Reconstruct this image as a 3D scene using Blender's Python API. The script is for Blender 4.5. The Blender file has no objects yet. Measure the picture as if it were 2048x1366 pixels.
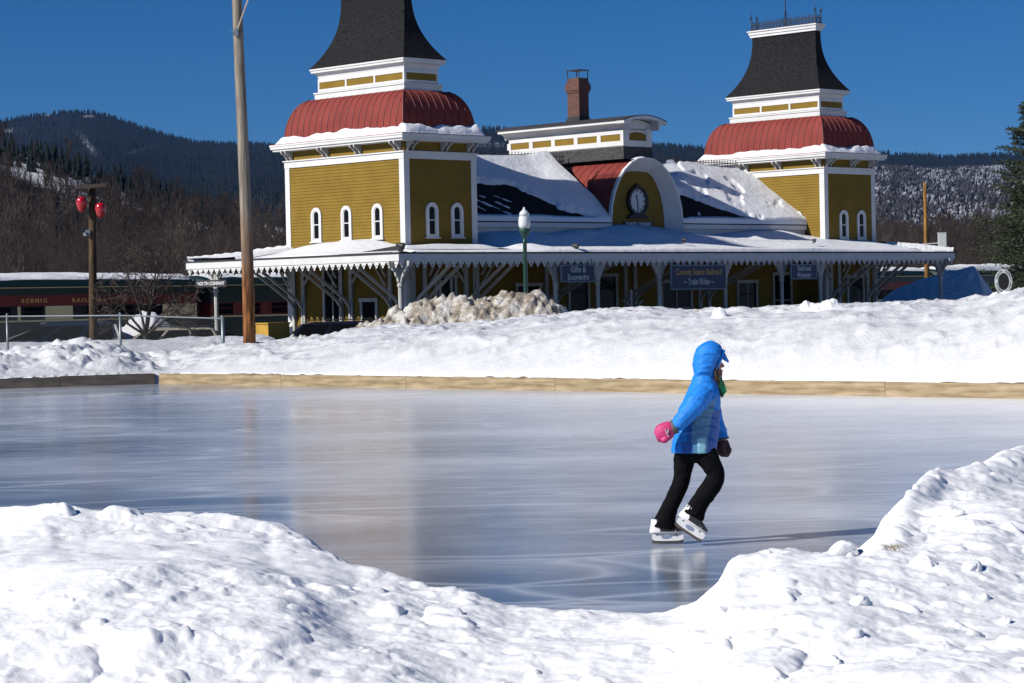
import bpy, math, random
import numpy as np
from math import sin, cos, pi, radians, sqrt, exp
from mathutils import Vector, Matrix

S = bpy.context.scene
COL = S.collection
# ------------------------------------------------------------------ camera
EYE = np.array([0, 0, 1.65])
PITCH, ROLL, FPX = .01741, .02089, 4702.53
Fw = np.array([0, cos(PITCH), -sin(PITCH)]); R0 = np.array([1., 0, 0]); U0 = np.cross(R0, Fw)
Rt = cos(ROLL) * R0 - sin(ROLL) * U0; Up = cos(ROLL) * U0 + sin(ROLL) * R0
cd = bpy.data.cameras.new("camera"); cam = bpy.data.objects.new("camera", cd); COL.objects.link(cam)
cd.sensor_width = 36; cd.lens = FPX / 2048 * 36; cd.clip_start = .1; cd.clip_end = 12000
cam.matrix_world = Matrix(((Rt[0], Up[0], -Fw[0], EYE[0]), (Rt[1], Up[1], -Fw[1], EYE[1]), (Rt[2], Up[2], -Fw[2], EYE[2]), (0, 0, 0, 1)))
S.camera = cam
# ------------------------------------------------------------------ sky and sun
SUN_EL, SUN_ROT = radians(33.6), radians(240)
w = bpy.data.worlds.new("World"); S.world = w; w.use_nodes = True
nt = w.node_tree; nt.nodes.clear()
sky = nt.nodes.new('ShaderNodeTexSky'); sky.sky_type = 'NISHITA'; sky.sun_disc = False
sky.sun_elevation = SUN_EL; sky.sun_rotation = SUN_ROT; sky.altitude = 2500; sky.air_density = 1.0; sky.dust_density = 0.0; sky.ozone_density = 4.0
tc = nt.nodes.new('ShaderNodeTexCoord'); mp = nt.nodes.new('ShaderNodeMapping'); mp.inputs['Location'].default_value = (0, 0, .055)
hs = nt.nodes.new('ShaderNodeHueSaturation'); hs.inputs['Saturation'].default_value = 1.36; hs.inputs['Hue'].default_value = .508
bg = nt.nodes.new('ShaderNodeBackground'); bg.inputs[1].default_value = .060
wo = nt.nodes.new('ShaderNodeOutputWorld')
nt.links.new(tc.outputs['Generated'], mp.inputs[0]); nt.links.new(mp.outputs[0], sky.inputs[0])
nt.links.new(sky.outputs[0], hs.inputs['Color']); nt.links.new(hs.outputs[0], bg.inputs[0]); nt.links.new(bg.outputs[0], wo.inputs[0])
sl = bpy.data.lights.new("sun", 'SUN'); sl.energy = 4.9; sl.angle = radians(.53); sl.color = (1, .955, .88)
so = bpy.data.objects.new("sun", sl); COL.objects.link(so)
sdir = Vector((-.866 * cos(SUN_EL), -.5 * cos(SUN_EL), sin(SUN_EL)))
so.rotation_euler = (-sdir).to_track_quat('-Z', 'Y').to_euler(); so.location = (-20, -20, 40)
S.view_settings.view_transform = 'Standard'; S.view_settings.look = 'None'; S.view_settings.exposure = .20; S.view_settings.gamma = 1
S.cycles.max_bounces = 6; S.cycles.diffuse_bounces = 1; S.cycles.glossy_bounces = 3; S.cycles.transparent_max_bounces = 8
S.cycles.volume_bounces = 0; S.cycles.use_denoising = True

# ------------------------------------------------------------------ helpers
def at(px, py, d):
    """point at a measured pixel of the photograph (2048 wide) and a distance in metres"""
    return EYE + (Fw + Rt * (px - 1024) / FPX + Up * (683 - py) / FPX) * d
def onz(px, py, z):
    r = Fw + Rt * (px - 1024) / FPX + Up * (683 - py) / FPX
    return EYE + r * (z - EYE[2]) / r[2]
_rs = np.random.RandomState(7)
_T = _rs.rand(8, 256, 256)
def vn(x, y, k=0):
    x = np.asarray(x, float); y = np.asarray(y, float)
    xi = np.floor(x).astype(int); yi = np.floor(y).astype(int); fx = x - xi; fy = y - yi
    fx = fx * fx * (3 - 2 * fx); fy = fy * fy * (3 - 2 * fy); t = _T[k % 8]
    a = t[xi & 255, yi & 255]; b = t[(xi + 1) & 255, yi & 255]; c = t[xi & 255, (yi + 1) & 255]; d = t[(xi + 1) & 255, (yi + 1) & 255]
    return (a * (1 - fx) + b * fx) * (1 - fy) + (c * (1 - fx) + d * fx) * fy
def fbm(x, y, o=4, k=0, g=.5):
    s = 0; a = 1; n = 0
    for i in range(o):
        s = s + a * (vn(x * 2 ** i + 17.3 * i, y * 2 ** i + 9.1 * i, k + i) * 2 - 1); n += a; a *= g
    return s / n
def ss(a, b, x):
    t = np.clip((np.asarray(x, float) - a) / (b - a), 0, 1); return t * t * (3 - 2 * t)

def tag(o, label=None, cat=None, group=None, kind=None):
    if label: o['label'] = label
    if cat: o['category'] = cat
    if group: o['group'] = group
    if kind: o['kind'] = kind
    return o
def empty(name, loc=(0, 0, 0), rz=0, label=None, cat=None, group=None):
    o = bpy.data.objects.new(name, None); COL.objects.link(o); o.location = loc; o.rotation_euler = (0, 0, rz)
    o.empty_display_size = .3
    return tag(o, label, cat, group)
def link(name, me, mat=None, parent=None, smooth=False):
    o = bpy.data.objects.new(name, me); COL.objects.link(o)
    if mat is not None:
        for m in (mat if isinstance(mat, (list, tuple)) else [mat]): me.materials.append(m)
    if parent: o.parent = parent
    if smooth: me.polygons.foreach_set('use_smooth', [True] * len(me.polygons))
    return o
def copy_tree(o, parent=None):
    c = o.copy(); COL.objects.link(c); c.parent = parent
    for ch in [x for x in COL.objects if x.parent is o]: copy_tree(ch, c)
    return c
class MB:
    def __init__(s): s.v = []; s.f = []; s.m = []
    def add(s, vs, fs, m=0):
        n = len(s.v); s.v += [tuple(map(float, p)) for p in vs]; s.f += [tuple(i + n for i in f) for f in fs]; s.m += [m] * len(fs); return s
    def box(s, x0, x1, y0, y1, z0, z1, m=0):
        return s.add([(x0, y0, z0), (x1, y0, z0), (x1, y1, z0), (x0, y1, z0), (x0, y0, z1), (x1, y0, z1), (x1, y1, z1), (x0, y1, z1)],
                     [(0, 3, 2, 1), (4, 5, 6, 7), (0, 1, 5, 4), (1, 2, 6, 5), (2, 3, 7, 6), (3, 0, 4, 7)], m)
    def beam(s, a, b, w, h, m=0, up=(0, 0, 1)):
        a = Vector(a); b = Vector(b); d = (b - a).normalized(); u = Vector(up)
        if abs(d.dot(u)) > .98: u = Vector((1, 0, 0))
        r = d.cross(u).normalized() * w / 2; u = r.cross(d).normalized() * h / 2
        vs = [a - r - u, a + r - u, a + r + u, a - r + u, b - r - u, b + r - u, b + r + u, b - r + u]
        return s.add(vs, [(0, 3, 2, 1), (4, 5, 6, 7), (0, 1, 5, 4), (1, 2, 6, 5), (2, 3, 7, 6), (3, 0, 4, 7)], m)
    def tube(s, pts, rad, n=8, m=0, cap=True):
        pts = [Vector(p) for p in pts]
        if not hasattr(rad, '__len__'): rad = [rad] * len(pts)
        d0 = (pts[-1] - pts[0]).normalized() if (pts[-1] - pts[0]).length > 1e-6 else Vector((0, 0, 1))
        ref = Vector((0, 0, 1)) if abs(d0.z) < .9 else Vector((1, 0, 0))
        vs = []
        for i, p in enumerate(pts):
            d = (pts[min(i + 1, len(pts) - 1)] - pts[max(i - 1, 0)]).normalized()
            a = d.cross(ref).normalized(); b = d.cross(a)
            r = rad[i]; rx, ry = (r if hasattr(r, '__len__') else (r, r))
            for k in range(n):
                t = 2 * pi * k / n; vs.append(p + a * cos(t) * rx + b * sin(t) * ry)
        fs = [(i * n + k, i * n + (k + 1) % n, (i + 1) * n + (k + 1) % n, (i + 1) * n + k) for i in range(len(pts) - 1) for k in range(n)]
        if cap: fs += [tuple(range(n - 1, -1, -1)), tuple((len(pts) - 1) * n + k for k in range(n))]
        return s.add(vs, fs, m)
    def lathe(s, prof, c=(0, 0, 0), n=16, m=0):
        vs = []; 
        for r, z in prof:
            for k in range(n): vs.append((c[0] + r * cos(2 * pi * k / n), c[1] + r * sin(2 * pi * k / n), c[2] + z))
        fs = [(i * n + k, i * n + (k + 1) % n, (i + 1) * n + (k + 1) % n, (i + 1) * n + k) for i in range(len(prof) - 1) for k in range(n)]
        fs += [tuple(range(n - 1, -1, -1)), tuple((len(prof) - 1) * n + k for k in range(n))]
        return s.add(vs, fs, m)
    def ball(s, c, r, sub=1, m=0, jit=0, seed=0):
        """icosphere, squashable, optional jitter"""
        V, Fc = ico(sub); rr = np.random.RandomState(seed)
        r = np.array(r if hasattr(r, '__len__') else (r, r, r))
        P = V * (1 + jit * (rr.rand(len(V), 1) - .5) * 2) * r + np.array(c)
        return s.add(P, Fc, m)
    def prism(s, poly, to3, m=0):
        """poly: 2-D outline, to3(p, side) gives 3-D for side 0/1"""
        n = len(poly); vs = [to3(p, 0) for p in poly] + [to3(p, 1) for p in poly]
        fs = [tuple(range(n)), tuple(range(2 * n - 1, n - 1, -1))] + [(i, n + i, n + (i + 1) % n, (i + 1) % n) for i in range(n)]
        return s.add(vs, fs, m)
    def ring(s, outer, inner, to3, m=0, closed=True):
        n = len(outer); vs = [to3(p, 0) for p in outer] + [to3(p, 0) for p in inner] + [to3(p, 1) for p in outer] + [to3(p, 1) for p in inner]
        fs = []
        for i in range(n if closed else n - 1):
            j = (i + 1) % n
            fs += [(i, j, n + j, n + i), (2 * n + i, 3 * n + i, 3 * n + j, 2 * n + j), (i, 2 * n + i, 2 * n + j, j), (n + i, n + j, 3 * n + j, 3 * n + i)]
        if not closed:
            fs += [(0, n, 3 * n, 2 * n), (n - 1, 3 * n - 1, 4 * n - 1, 2 * n - 1)]
        return s.add(vs, fs, m)
    def build(s, name, mat, parent=None, smooth=False, fix=True):
        me = bpy.data.meshes.new(name); me.from_pydata(s.v, [], s.f); me.update()
        o = link(name, me, mat, parent, smooth)
        if s.m and max(s.m) > 0: me.polygons.foreach_set('material_index', s.m)
        if fix:
            import bmesh
            bm = bmesh.new(); bm.from_mesh(me); bmesh.ops.recalc_face_normals(bm, faces=bm.faces); bm.to_mesh(me); bm.free()
        return o
_ico = {}
def ico(sub):
    if sub not in _ico:
        import bmesh
        bm = bmesh.new(); bmesh.ops.create_icosphere(bm, subdivisions=sub, radius=1)
        _ico[sub] = (np.array([v.co[:] for v in bm.verts]), [tuple(v.index for v in f.verts) for f in bm.faces]); bm.free()
    return _ico[sub]
def npmesh(name, V, Fq, mat, parent=None, smooth=True, mi=None):
    V = np.asarray(V, np.float32); Fq = np.asarray(Fq, np.int32); k = Fq.shape[1]
    me = bpy.data.meshes.new(name); me.vertices.add(len(V)); me.vertices.foreach_set('co', V.ravel())
    me.loops.add(Fq.size); me.loops.foreach_set('vertex_index', Fq.ravel())
    me.polygons.add(len(Fq)); me.polygons.foreach_set('loop_start', np.arange(len(Fq), dtype=np.int32) * k)
    me.polygons.foreach_set('loop_total', np.full(len(Fq), k, np.int32)); me.update(calc_edges=True); me.validate()
    o = link(name, me, mat, parent)
    if smooth: me.polygons.foreach_set('use_smooth', np.ones(len(me.polygons), bool))
    if mi is not None: me.polygons.foreach_set('material_index', np.asarray(mi, np.int32))
    return o
def gridfaces(nr, nc):
    i = np.arange((nr - 1) * nc).reshape(nr - 1, nc)[:, :-1].ravel()
    return np.stack([i, i + 1, i + nc + 1, i + nc], 1)
def text_mesh(name, txt, size, mat, parent, loc, xdir, zdir, bold=.0, ext=.006, sx=1, shear=0):
    cu = bpy.data.curves.new(name, 'FONT'); cu.body = txt; cu.size = size; cu.align_x = 'CENTER'; cu.align_y = 'CENTER'; cu.extrude = ext; cu.offset = bold; cu.shear = shear
    cu.resolution_u = 2
    t = bpy.data.objects.new(name + '_src', cu); COL.objects.link(t); dg = bpy.context.evaluated_depsgraph_get()
    me = bpy.data.meshes.new_from_object(t.evaluated_get(dg)); bpy.data.objects.remove(t)
    me.materials.clear(); o = link(name, me, mat, parent)
    x = Vector(xdir).normalized(); z = Vector(zdir).normalized(); y = z.cross(x)
    m = Matrix((x * sx, z, x.cross(z))).transposed().to_4x4(); m.translation = Vector(loc); o.matrix_local = m
    return o

# ------------------------------------------------------------------ materials
def mat(name, col, rough=.7, var=0, vscale=3, bump=0, bscale=20, metal=0, spec=.5, stretch=(1, 1, 1), col2=None, coat=0, obj=True):
    m = bpy.data.materials.new(name); m.use_nodes = True; t = m.node_tree; b = t.nodes['Principled BSDF']
    b.inputs['Base Color'].default_value = (*col, 1); b.inputs['Roughness'].default_value = rough; b.inputs['Metallic'].default_value = metal
    b.inputs['Specular IOR Level'].default_value = spec; b.inputs['Coat Weight'].default_value = coat
    if var or bump or col2:
        c = t.nodes.new('ShaderNodeTexCoord'); mp = t.nodes.new('ShaderNodeMapping'); mp.inputs['Scale'].default_value = stretch
        t.links.new(c.outputs['Object' if obj else 'Generated'], mp.inputs[0])
    if var or col2:
        n = t.nodes.new('ShaderNodeTexNoise'); n.inputs['Scale'].default_value = vscale; n.inputs['Detail'].default_value = 6
        t.links.new(mp.outputs[0], n.inputs[0])
        r = t.nodes.new('ShaderNodeValToRGB'); r.color_ramp.elements[0].position = .32; r.color_ramp.elements[1].position = .68
        c2 = col2 or tuple(min(1, x * (1 + var)) for x in col); c1 = col if col2 else tuple(x * (1 - var) for x in col)
        r.color_ramp.elements[0].color = (*c1, 1); r.color_ramp.elements[1].color = (*c2, 1)
        t.links.new(n.outputs[0], r.inputs[0]); t.links.new(r.outputs[0], b.inputs['Base Color'])
    if bump:
        n2 = t.nodes.new('ShaderNodeTexNoise'); n2.inputs['Scale'].default_value = bscale; n2.inputs['Detail'].default_value = 5
        t.links.new(mp.outputs[0], n2.inputs[0]); bp = t.nodes.new('ShaderNodeBump'); bp.inputs['Strength'].default_value = 1; bp.inputs['Distance'].default_value = bump
        t.links.new(n2.outputs[0], bp.inputs['Height']); t.links.new(bp.outputs[0], b.inputs['Normal'])
    return m
M = {}
M['yellow'] = mat('ochre_paint', (.205, .130, .022), .7, .10, 1.3, spec=.12)
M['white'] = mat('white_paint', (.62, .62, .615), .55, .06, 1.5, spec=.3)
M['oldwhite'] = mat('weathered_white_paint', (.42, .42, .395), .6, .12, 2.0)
M['red'] = mat('red_metal_roof', (.205, .040, .033), .7, .16, .7, spec=.15)
M['redseam'] = mat('red_seam', (.15, .035, .03), .5)
M['slate'] = mat('slate_shingle', (.006, .0065, .007), .9, .0, 3.0, .012, 9, spec=.1, col2=(.026, .026, .028), stretch=(3, 3, 7))
M['asphalt'] = mat('dark_roofing', (.03, .03, .034), .85, .3, 2)
M['glass'] = mat('window_glass', (.006, .006, .007), .15, spec=.12)
M['iron'] = mat('black_iron', (.012, .012, .014), .6)
M['dark'] = mat('dark_interior', (.01, .01, .011), .9)
M['brick'] = None
M['woodpole'] = mat('weathered_pole_wood', (.34, .27, .20), .85, 0, 2.2, .006, 30, col2=(.50, .45, .38), stretch=(6, 6, .35))
M['wood'] = mat('pine_plank', (.20, .145, .08), .8, 0, 1.6, .003, 30, spec=.15, col2=(.42, .33, .21), stretch=(1, 1, 9))
M['woodold'] = mat('wet_grey_plank', (.085, .07, .06), .6, 0, 2, .002, 30, col2=(.20, .16, .12), stretch=(1, 1, 5))
M['bark'] = mat('grey_brown_bark', (.04, .033, .03), .9, 0, 1.5, col2=(.10, .08, .07), spec=.1)
M['bark2'] = mat('brown_twigs', (.030, .024, .022), .9, 0, .05, col2=(.066, .052, .048), spec=.1)
M['needle'] = mat('conifer_needles', (.0035, .007, .008), .85, 0, .4, spec=.1, col2=(.010, .015, .014))
M['needle2'] = mat('pine_needles', (.010, .018, .008), .7, 0, 1.2, col2=(.045, .062, .022))
M['green'] = mat('green_lamp_paint', (.012, .055, .04), .4)
M['lampglass'] = mat('frosted_lamp_glass', (.62, .66, .66), .12, spec=.8)
M['navy'] = mat('navy_sign_paint', (.012, .028, .075), .5)
M['gold'] = mat('gold_lettering', (.46, .27, .09), .5)
M['cream'] = mat('cream_paint', (.50, .44, .25), .5, .06, 1)
M['maroon'] = mat('maroon_paint', (.11, .012, .014), .4, .2, 1)
M['darkgreen'] = mat('dark_green_paint', (.008, .022, .02), .4, .2, 1)
M['steel'] = mat('galvanised_steel', (.20, .23, .25), .45, metal=.6)
M['rubber'] = mat('tyre_rubber', (.02, .02, .02), .85)
M['chrome'] = mat('chrome', (.55, .56, .58), .2, metal=1)
M['black'] = mat('black_car_paint', (.008, .009, .011), .25, coat=.6)
def dusty(): 
    m = mat('brick_wall', (.3, .1, .06), .85); t = m.node_tree; b = t.nodes['Principled BSDF']
    c = t.nodes.new('ShaderNodeTexCoord'); 
    sx = t.nodes.new('ShaderNodeSeparateXYZ'); cm = t.nodes.new('ShaderNodeCombineXYZ'); ad = t.nodes.new('ShaderNodeMath')
    t.links.new(c.outputs['Object'], sx.inputs[0]); t.links.new(sx.outputs[0], ad.inputs[0]); t.links.new(sx.outputs[1], ad.inputs[1])
    t.links.new(ad.outputs[0], cm.inputs[0]); t.links.new(sx.outputs[2], cm.inputs[1])
    k = t.nodes.new('ShaderNodeTexBrick'); k.inputs['Color1'].default_value = (.12, .036, .025, 1); k.inputs['Color2'].default_value = (.065, .022, .017, 1)
    k.inputs['Mortar'].default_value = (.13, .10, .08, 1); k.inputs['Scale'].default_value = 1; k.inputs['Brick Width'].default_value = .21; k.inputs['Row Height'].default_value = .075; k.inputs['Mortar Size'].default_value = .008
    t.links.new(cm.outputs[0], k.inputs[0]); t.links.new(k.outputs[0], b.inputs[0]); return m
M['brick'] = dusty()
def snowmat(name, col=(.78, .79, .82), bump=.02, bscale=9, dirt=0, dscale=2.5, fine=.004):
    m = bpy.data.materials.new(name); m.use_nodes = True; t = m.node_tree; b = t.nodes['Principled BSDF']
    b.inputs['Base Color'].default_value = (*col, 1); b.inputs['Roughness'].default_value = .55; b.inputs['Specular IOR Level'].default_value = .25
    c = t.nodes.new('ShaderNodeTexCoord')
    n = t.nodes.new('ShaderNodeTexNoise'); n.inputs['Scale'].default_value = bscale; n.inputs['Detail'].default_value = 7; n.inputs['Roughness'].default_value = .6
    t.links.new(c.outputs['Object'], n.inputs[0]); bp = t.nodes.new('ShaderNodeBump'); bp.inputs['Distance'].default_value = bump
    t.links.new(n.outputs[0], bp.inputs['Height'])
    n3 = t.nodes.new('ShaderNodeTexNoise'); n3.inputs['Scale'].default_value = bscale * 7; n3.inputs['Detail'].default_value = 3
    t.links.new(c.outputs['Object'], n3.inputs[0]); b2 = t.nodes.new('ShaderNodeBump'); b2.inputs['Distance'].default_value = fine
    t.links.new(n3.outputs[0], b2.inputs['Height']); t.links.new(bp.outputs[0], b2.inputs['Normal']); t.links.new(b2.outputs[0], b.inputs['Normal'])
    if dirt:
        n2 = t.nodes.new('ShaderNodeTexNoise'); n2.inputs['Scale'].default_value = dscale; n2.inputs['Detail'].default_value = 9; n2.inputs['Roughness'].default_value = .7
        t.links.new(c.outputs['Object'], n2.inputs[0]); r = t.nodes.new('ShaderNodeValToRGB')
        e = r.color_ramp.elements; e[0].position = .34; e[0].color = (.13, .10, .075, 1); e[1].position = .57; e[1].color = (*col, 1)
        x = e.new(.47); x.color = (.40, .35, .285, 1)
        t.links.new(n2.outputs[0], r.inputs[0]); t.links.new(r.outputs[0], b.inputs['Base Color'])
    return m
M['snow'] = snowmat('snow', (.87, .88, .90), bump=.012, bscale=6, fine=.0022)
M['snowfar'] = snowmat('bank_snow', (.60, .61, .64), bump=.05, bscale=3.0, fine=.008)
M['snowroof'] = snowmat('roof_snow', bump=.05, bscale=3)
M['snowdirty'] = snowmat('dirty_snow', (.66, .645, .62), bump=.1, bscale=6, dirt=1, dscale=2.6, fine=.03)

# ------------------------------------------------------------------ ice, boards
def ice_mat():
    m = bpy.data.materials.new('rink_ice'); m.use_nodes = True; t = m.node_tree; b = t.nodes['Principled BSDF']
    L = t.links.new; N = t.nodes.new
    c = N('ShaderNodeTexCoord')
    def noise(sc, det, st, rough=.55, rot=0):
        p = N('ShaderNodeMapping'); p.inputs['Scale'].default_value = st; p.inputs['Rotation'].default_value = (0, 0, rot); L(c.outputs['Object'], p.inputs[0])
        n = N('ShaderNodeTexNoise'); n.inputs['Scale'].default_value = sc; n.inputs['Detail'].default_value = det; n.inputs['Roughness'].default_value = rough; L(p.outputs[0], n.inputs[0]); return n.outputs[0]
    big = noise(.16, 6, (.8, 1, 1), .6); streak = noise(.9, 9, (.55, 1.3, 1), .62); fine = noise(6, 6, (.3, 1.4, 1), .7, .12)
    def ramp(x, stops):
        r = N('ShaderNodeValToRGB'); e = r.color_ramp.elements
        e[0].position = stops[0][0]; e[0].color = (*stops[0][1], 1); e[1].position = stops[-1][0]; e[1].color = (*stops[-1][1], 1)
        for p, q in stops[1:-1]: k = e.new(p); k.color = (*q, 1)
        L(x, r.inputs[0]); return r.outputs[0]
    def mix(f, a, b_, mode='MIX'):
        x = N('ShaderNodeMix'); x.data_type = 'RGBA'; x.blend_type = mode
        (L(f, x.inputs[0]) if not isinstance(f, float) else setattr(x.inputs[0], 'default_value', f))
        L(a, x.inputs[6]); L(b_, x.inputs[7]); return x.outputs[2]
    g = lambda v: (v, v, v)
    base = ramp(streak, [(.28, (.066, .090, .128)), (.5, (.108, .145, .205)), (.70, (.215, .250, .305)), (.85, (.40, .44, .50))])
    # patchy thin frost; far-right whitening paints in the bank's reflection; skate scratches
    sp = N('ShaderNodeSeparateXYZ'); L(c.outputs['Object'], sp.inputs[0])
    mr = N('ShaderNodeMapRange'); mr.inputs[1].default_value = -6; mr.inputs[2].default_value = 8; L(sp.outputs[0], mr.inputs[0])
    mr2 = N('ShaderNodeMapRange'); mr2.inputs[1].default_value = 14; mr2.inputs[2].default_value = 27; L(sp.outputs[1], mr2.inputs[0])
    mu = N('ShaderNodeMath'); mu.operation = 'MULTIPLY'; L(mr.outputs[0], mu.inputs[0]); L(mr2.outputs[0], mu.inputs[1])
    ad = N('ShaderNodeMath'); ad.operation = 'MULTIPLY_ADD'; L(mu.outputs[0], ad.inputs[0]); ad.inputs[1].default_value = .95; 
    sb = N('ShaderNodeMath'); sb.operation = 'MULTIPLY_ADD'; L(big, sb.inputs[0]); sb.inputs[1].default_value = 2.2; sb.inputs[2].default_value = -.86; L(sb.outputs[0], ad.inputs[2])
    fr = N('ShaderNodeMath'); fr.operation = 'MULTIPLY'; fr.use_clamp = True; L(ad.outputs[0], fr.inputs[0]); 
    f2 = ramp(fine, [(.3, g(.62)), (.7, g(1.))]); bw = N('ShaderNodeRGBToBW'); L(f2, bw.inputs[0]); L(bw.outputs[0], fr.inputs[1])
    fc = N('ShaderNodeRGB'); fc.outputs[0].default_value = (.84, .85, .88, 1)
    col = mix(fr.outputs[0], base, fc.outputs[0])
    # scratches from distorted voronoi edges
    sc_out = None
    for k, (rot, s_) in enumerate([(.3, .5), (-.7, .42), (1.2, .36)]):
        p = N('ShaderNodeMapping'); p.inputs['Rotation'].default_value = (0, 0, rot); p.inputs['Scale'].default_value = (s_ * .35, s_, 1); L(c.outputs['Object'], p.inputs[0])
        dn = N('ShaderNodeTexNoise'); dn.inputs['Scale'].default_value = .8; L(p.outputs[0], dn.inputs[0])
        va = N('ShaderNodeVectorMath'); va.operation = 'MULTIPLY_ADD'; L(dn.outputs[1], va.inputs[0]); va.inputs[1].default_value = (1.3, 1.3, 0); L(p.outputs[0], va.inputs[2])
        v = N('ShaderNodeTexVoronoi'); v.feature = 'DISTANCE_TO_EDGE'; v.inputs['Scale'].default_value = 1; L(va.outputs[0], v.inputs[0])
        r = ramp(v.outputs[0], [(0, g(1)), (.012, g(.4)), (.03, g(0))]); q = N('ShaderNodeRGBToBW'); L(r, q.inputs[0])
        if sc_out is None: sc_out = q.outputs[0]
        else:
            a = N('ShaderNodeMath'); a.operation = 'MAXIMUM'; L(sc_out, a.inputs[0]); L(q.outputs[0], a.inputs[1]); sc_out = a.outputs[0]
    sm = N('ShaderNodeMath'); sm.operation = 'MULTIPLY'; L(sc_out, sm.inputs[0]); gate = ramp(noise(.5, 3, (1, 1, 1)), [(.36, g(0.06)), (.60, g(.80))]); gb = N('ShaderNodeRGBToBW'); L(gate, gb.inputs[0]); L(gb.outputs[0], sm.inputs[1])
    wc = N('ShaderNodeRGB'); wc.outputs[0].default_value = (.66, .7, .76, 1)
    col = mix(sm.outputs[0], col, wc.outputs[0]); L(col, b.inputs['Base Color'])
    rr = N('ShaderNodeMapRange'); L(fr.outputs[0], rr.inputs[0]); rr.inputs[3].default_value = .12; rr.inputs[4].default_value = .34; L(rr.outputs[0], b.inputs['Roughness'])
    b.inputs['IOR'].default_value = 1.40; b.inputs['Specular IOR Level'].default_value = .5
    bp = N('ShaderNodeBump'); bp.inputs['Distance'].default_value = .0012; L(fine, bp.inputs['Height']); L(bp.outputs[0], b.inputs['Normal'])
    return m
M['ice'] = ice_mat()
C0 = np.array([-7.71, 51.02]); TR = np.array([.7057, -.7085]); NR = np.array([.7085, .7057]); TL = np.array([-.942, -.335]); NL = np.array([-.335, .942])
mb = MB(); ice_pts = [tuple(C0 + TR * 34) , (17, 4), (-24, 4), tuple(C0 + TL * 17), tuple(C0)]
mb.add([(x, y, 0) for x, y in ice_pts], [tuple(range(len(ice_pts)))])
tag(mb.build('ice', M['ice']), kind='structure')
# rink boards: planks end to end, each a thing of its own
def plank(t0, t1, T, Nn, m, label, thick=.045, z1=.235, wob=0):
    a = C0 + T * t0; mid = C0 + T * (t0 + t1) / 2; ang = math.atan2(T[1], T[0])
    mb = MB(); L_ = (t1 - t0) / 2 - .004; side = 1 if (T[0] * Nn[1] - T[1] * Nn[0]) > 0 else -1
    y0, y1 = (0, thick) if side > 0 else (-thick, 0)
    b_ = .006
    prof = [(y0 + b_, -.03), (y1 - b_, -.03), (y1, -.02), (y1, z1 - b_), (y1 - b_, z1), (y0 + b_, z1), (y0, z1 - b_), (y0, -.02)]
    mb.prism(prof, lambda p, s: (-L_ if s == 0 else L_, p[0], p[1] + (wob if s else -wob)))
    o = mb.build('rink_board', m); o.location = (mid[0], mid[1], 0); o.rotation_euler = (0, 0, ang)
    if t0 < 30:
        gx, gy = np.meshgrid(np.linspace(-L_, L_, int(L_ * 40)), np.linspace(0, .10, 7)); sg = 1 if side > 0 else -1; n_ = fbm((gx + t0 * 3) * .9 + mid[0], gy * 6, 4, 3)
        th = .055 * np.clip(n_ + .22, 0, 1) ** .7 * (np.sin(np.clip(gy / .10 + .10, 0, 1) * pi * .5)) + .03 * np.clip(fbm((gx + t0) * 5, gy * 20, 2, 5), 0, 1) * (n_ > -.1) - .006
        sm = npmesh('snow_strip', np.stack([gx.ravel(), (sg * (gy - .004)).ravel(), (z1 + th).ravel()], 1), gridfaces(7, gx.shape[1]), M['snow'], o)
    return tag(o, label, 'board', 'wooden boards edging the ice rink')
rl = ['first pale board right of the back rink corner, below the utility pole', 'second pale board from the back rink corner, below the dirty snow heap', 'pale board at the foot of the snow bank left of the skater',
      'pale knotty board directly behind the skater at waist height', 'pale board just right of the skater along the far rink edge', 'pale board near the right edge of the photo at the far rink side', 'last pale board at the far right end of the rink edge', '']
ts = [.05, 4.2, 8.0, 12.0, 15.6, 19.3, 22.9, 27.5, 33]
for i in range(8): plank(ts[i], ts[i + 1], TR, NR, M['wood'], rl[i] or 'pale rink board beyond the right side of the view', wob=[.004, -.005, .003, -.003, .005, -.002, .004, 0][i])
plank(.06, 2.1, TL, NL, M['woodold'], 'dark wet board just left of the back rink corner')
plank(2.1, 6.2, TL, NL, M['woodold'], 'dark frosty board at the left edge of the photo below lumpy snow', z1=.22)
plank(6.2, 14, TL, NL, M['woodold'], 'dark board continuing the left rink edge out of view')

# ------------------------------------------------------------------ snow ground and banks
def polar(pxs, ds, zf):
    P, D = np.meshgrid(pxs, ds); tx = (P - 1024) / FPX
    X = tx * D; Y = D; Z = zf(P, D, X, Y)
    return np.stack([X.ravel(), Y.ravel(), Z.ravel()], 1), gridfaces(len(ds), len(pxs))
def groundz(X, Y):
    v = -(X + 4.262) * .694 + (Y - 90) * .72
    return -.03 - .52 * ss(62, 74, Y) - .5 * ss(15.5, 19, v) + .05 * fbm(X * .1, Y * .1, 3, 2)
xs = np.unique(np.concatenate([np.linspace(-4000, -80, 14), np.linspace(-80, 90, 120), np.linspace(90, 4000, 14)])); ys = np.unique(np.concatenate([[-300, -60, -10], np.linspace(0, 170, 120), np.linspace(170, 5000, 20)]))
X, Y = np.meshgrid(xs, ys)
Z = groundz(X, Y); inr = (Y < 60) & (np.abs(X) < 30); Z = np.where(inr, Z - .12, Z)
tag(npmesh('snow_ground', np.stack([X.ravel(), Y.ravel(), Z.ravel()], 1), gridfaces(len(ys), len(xs)), M['snowfar']), kind='structure')

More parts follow.
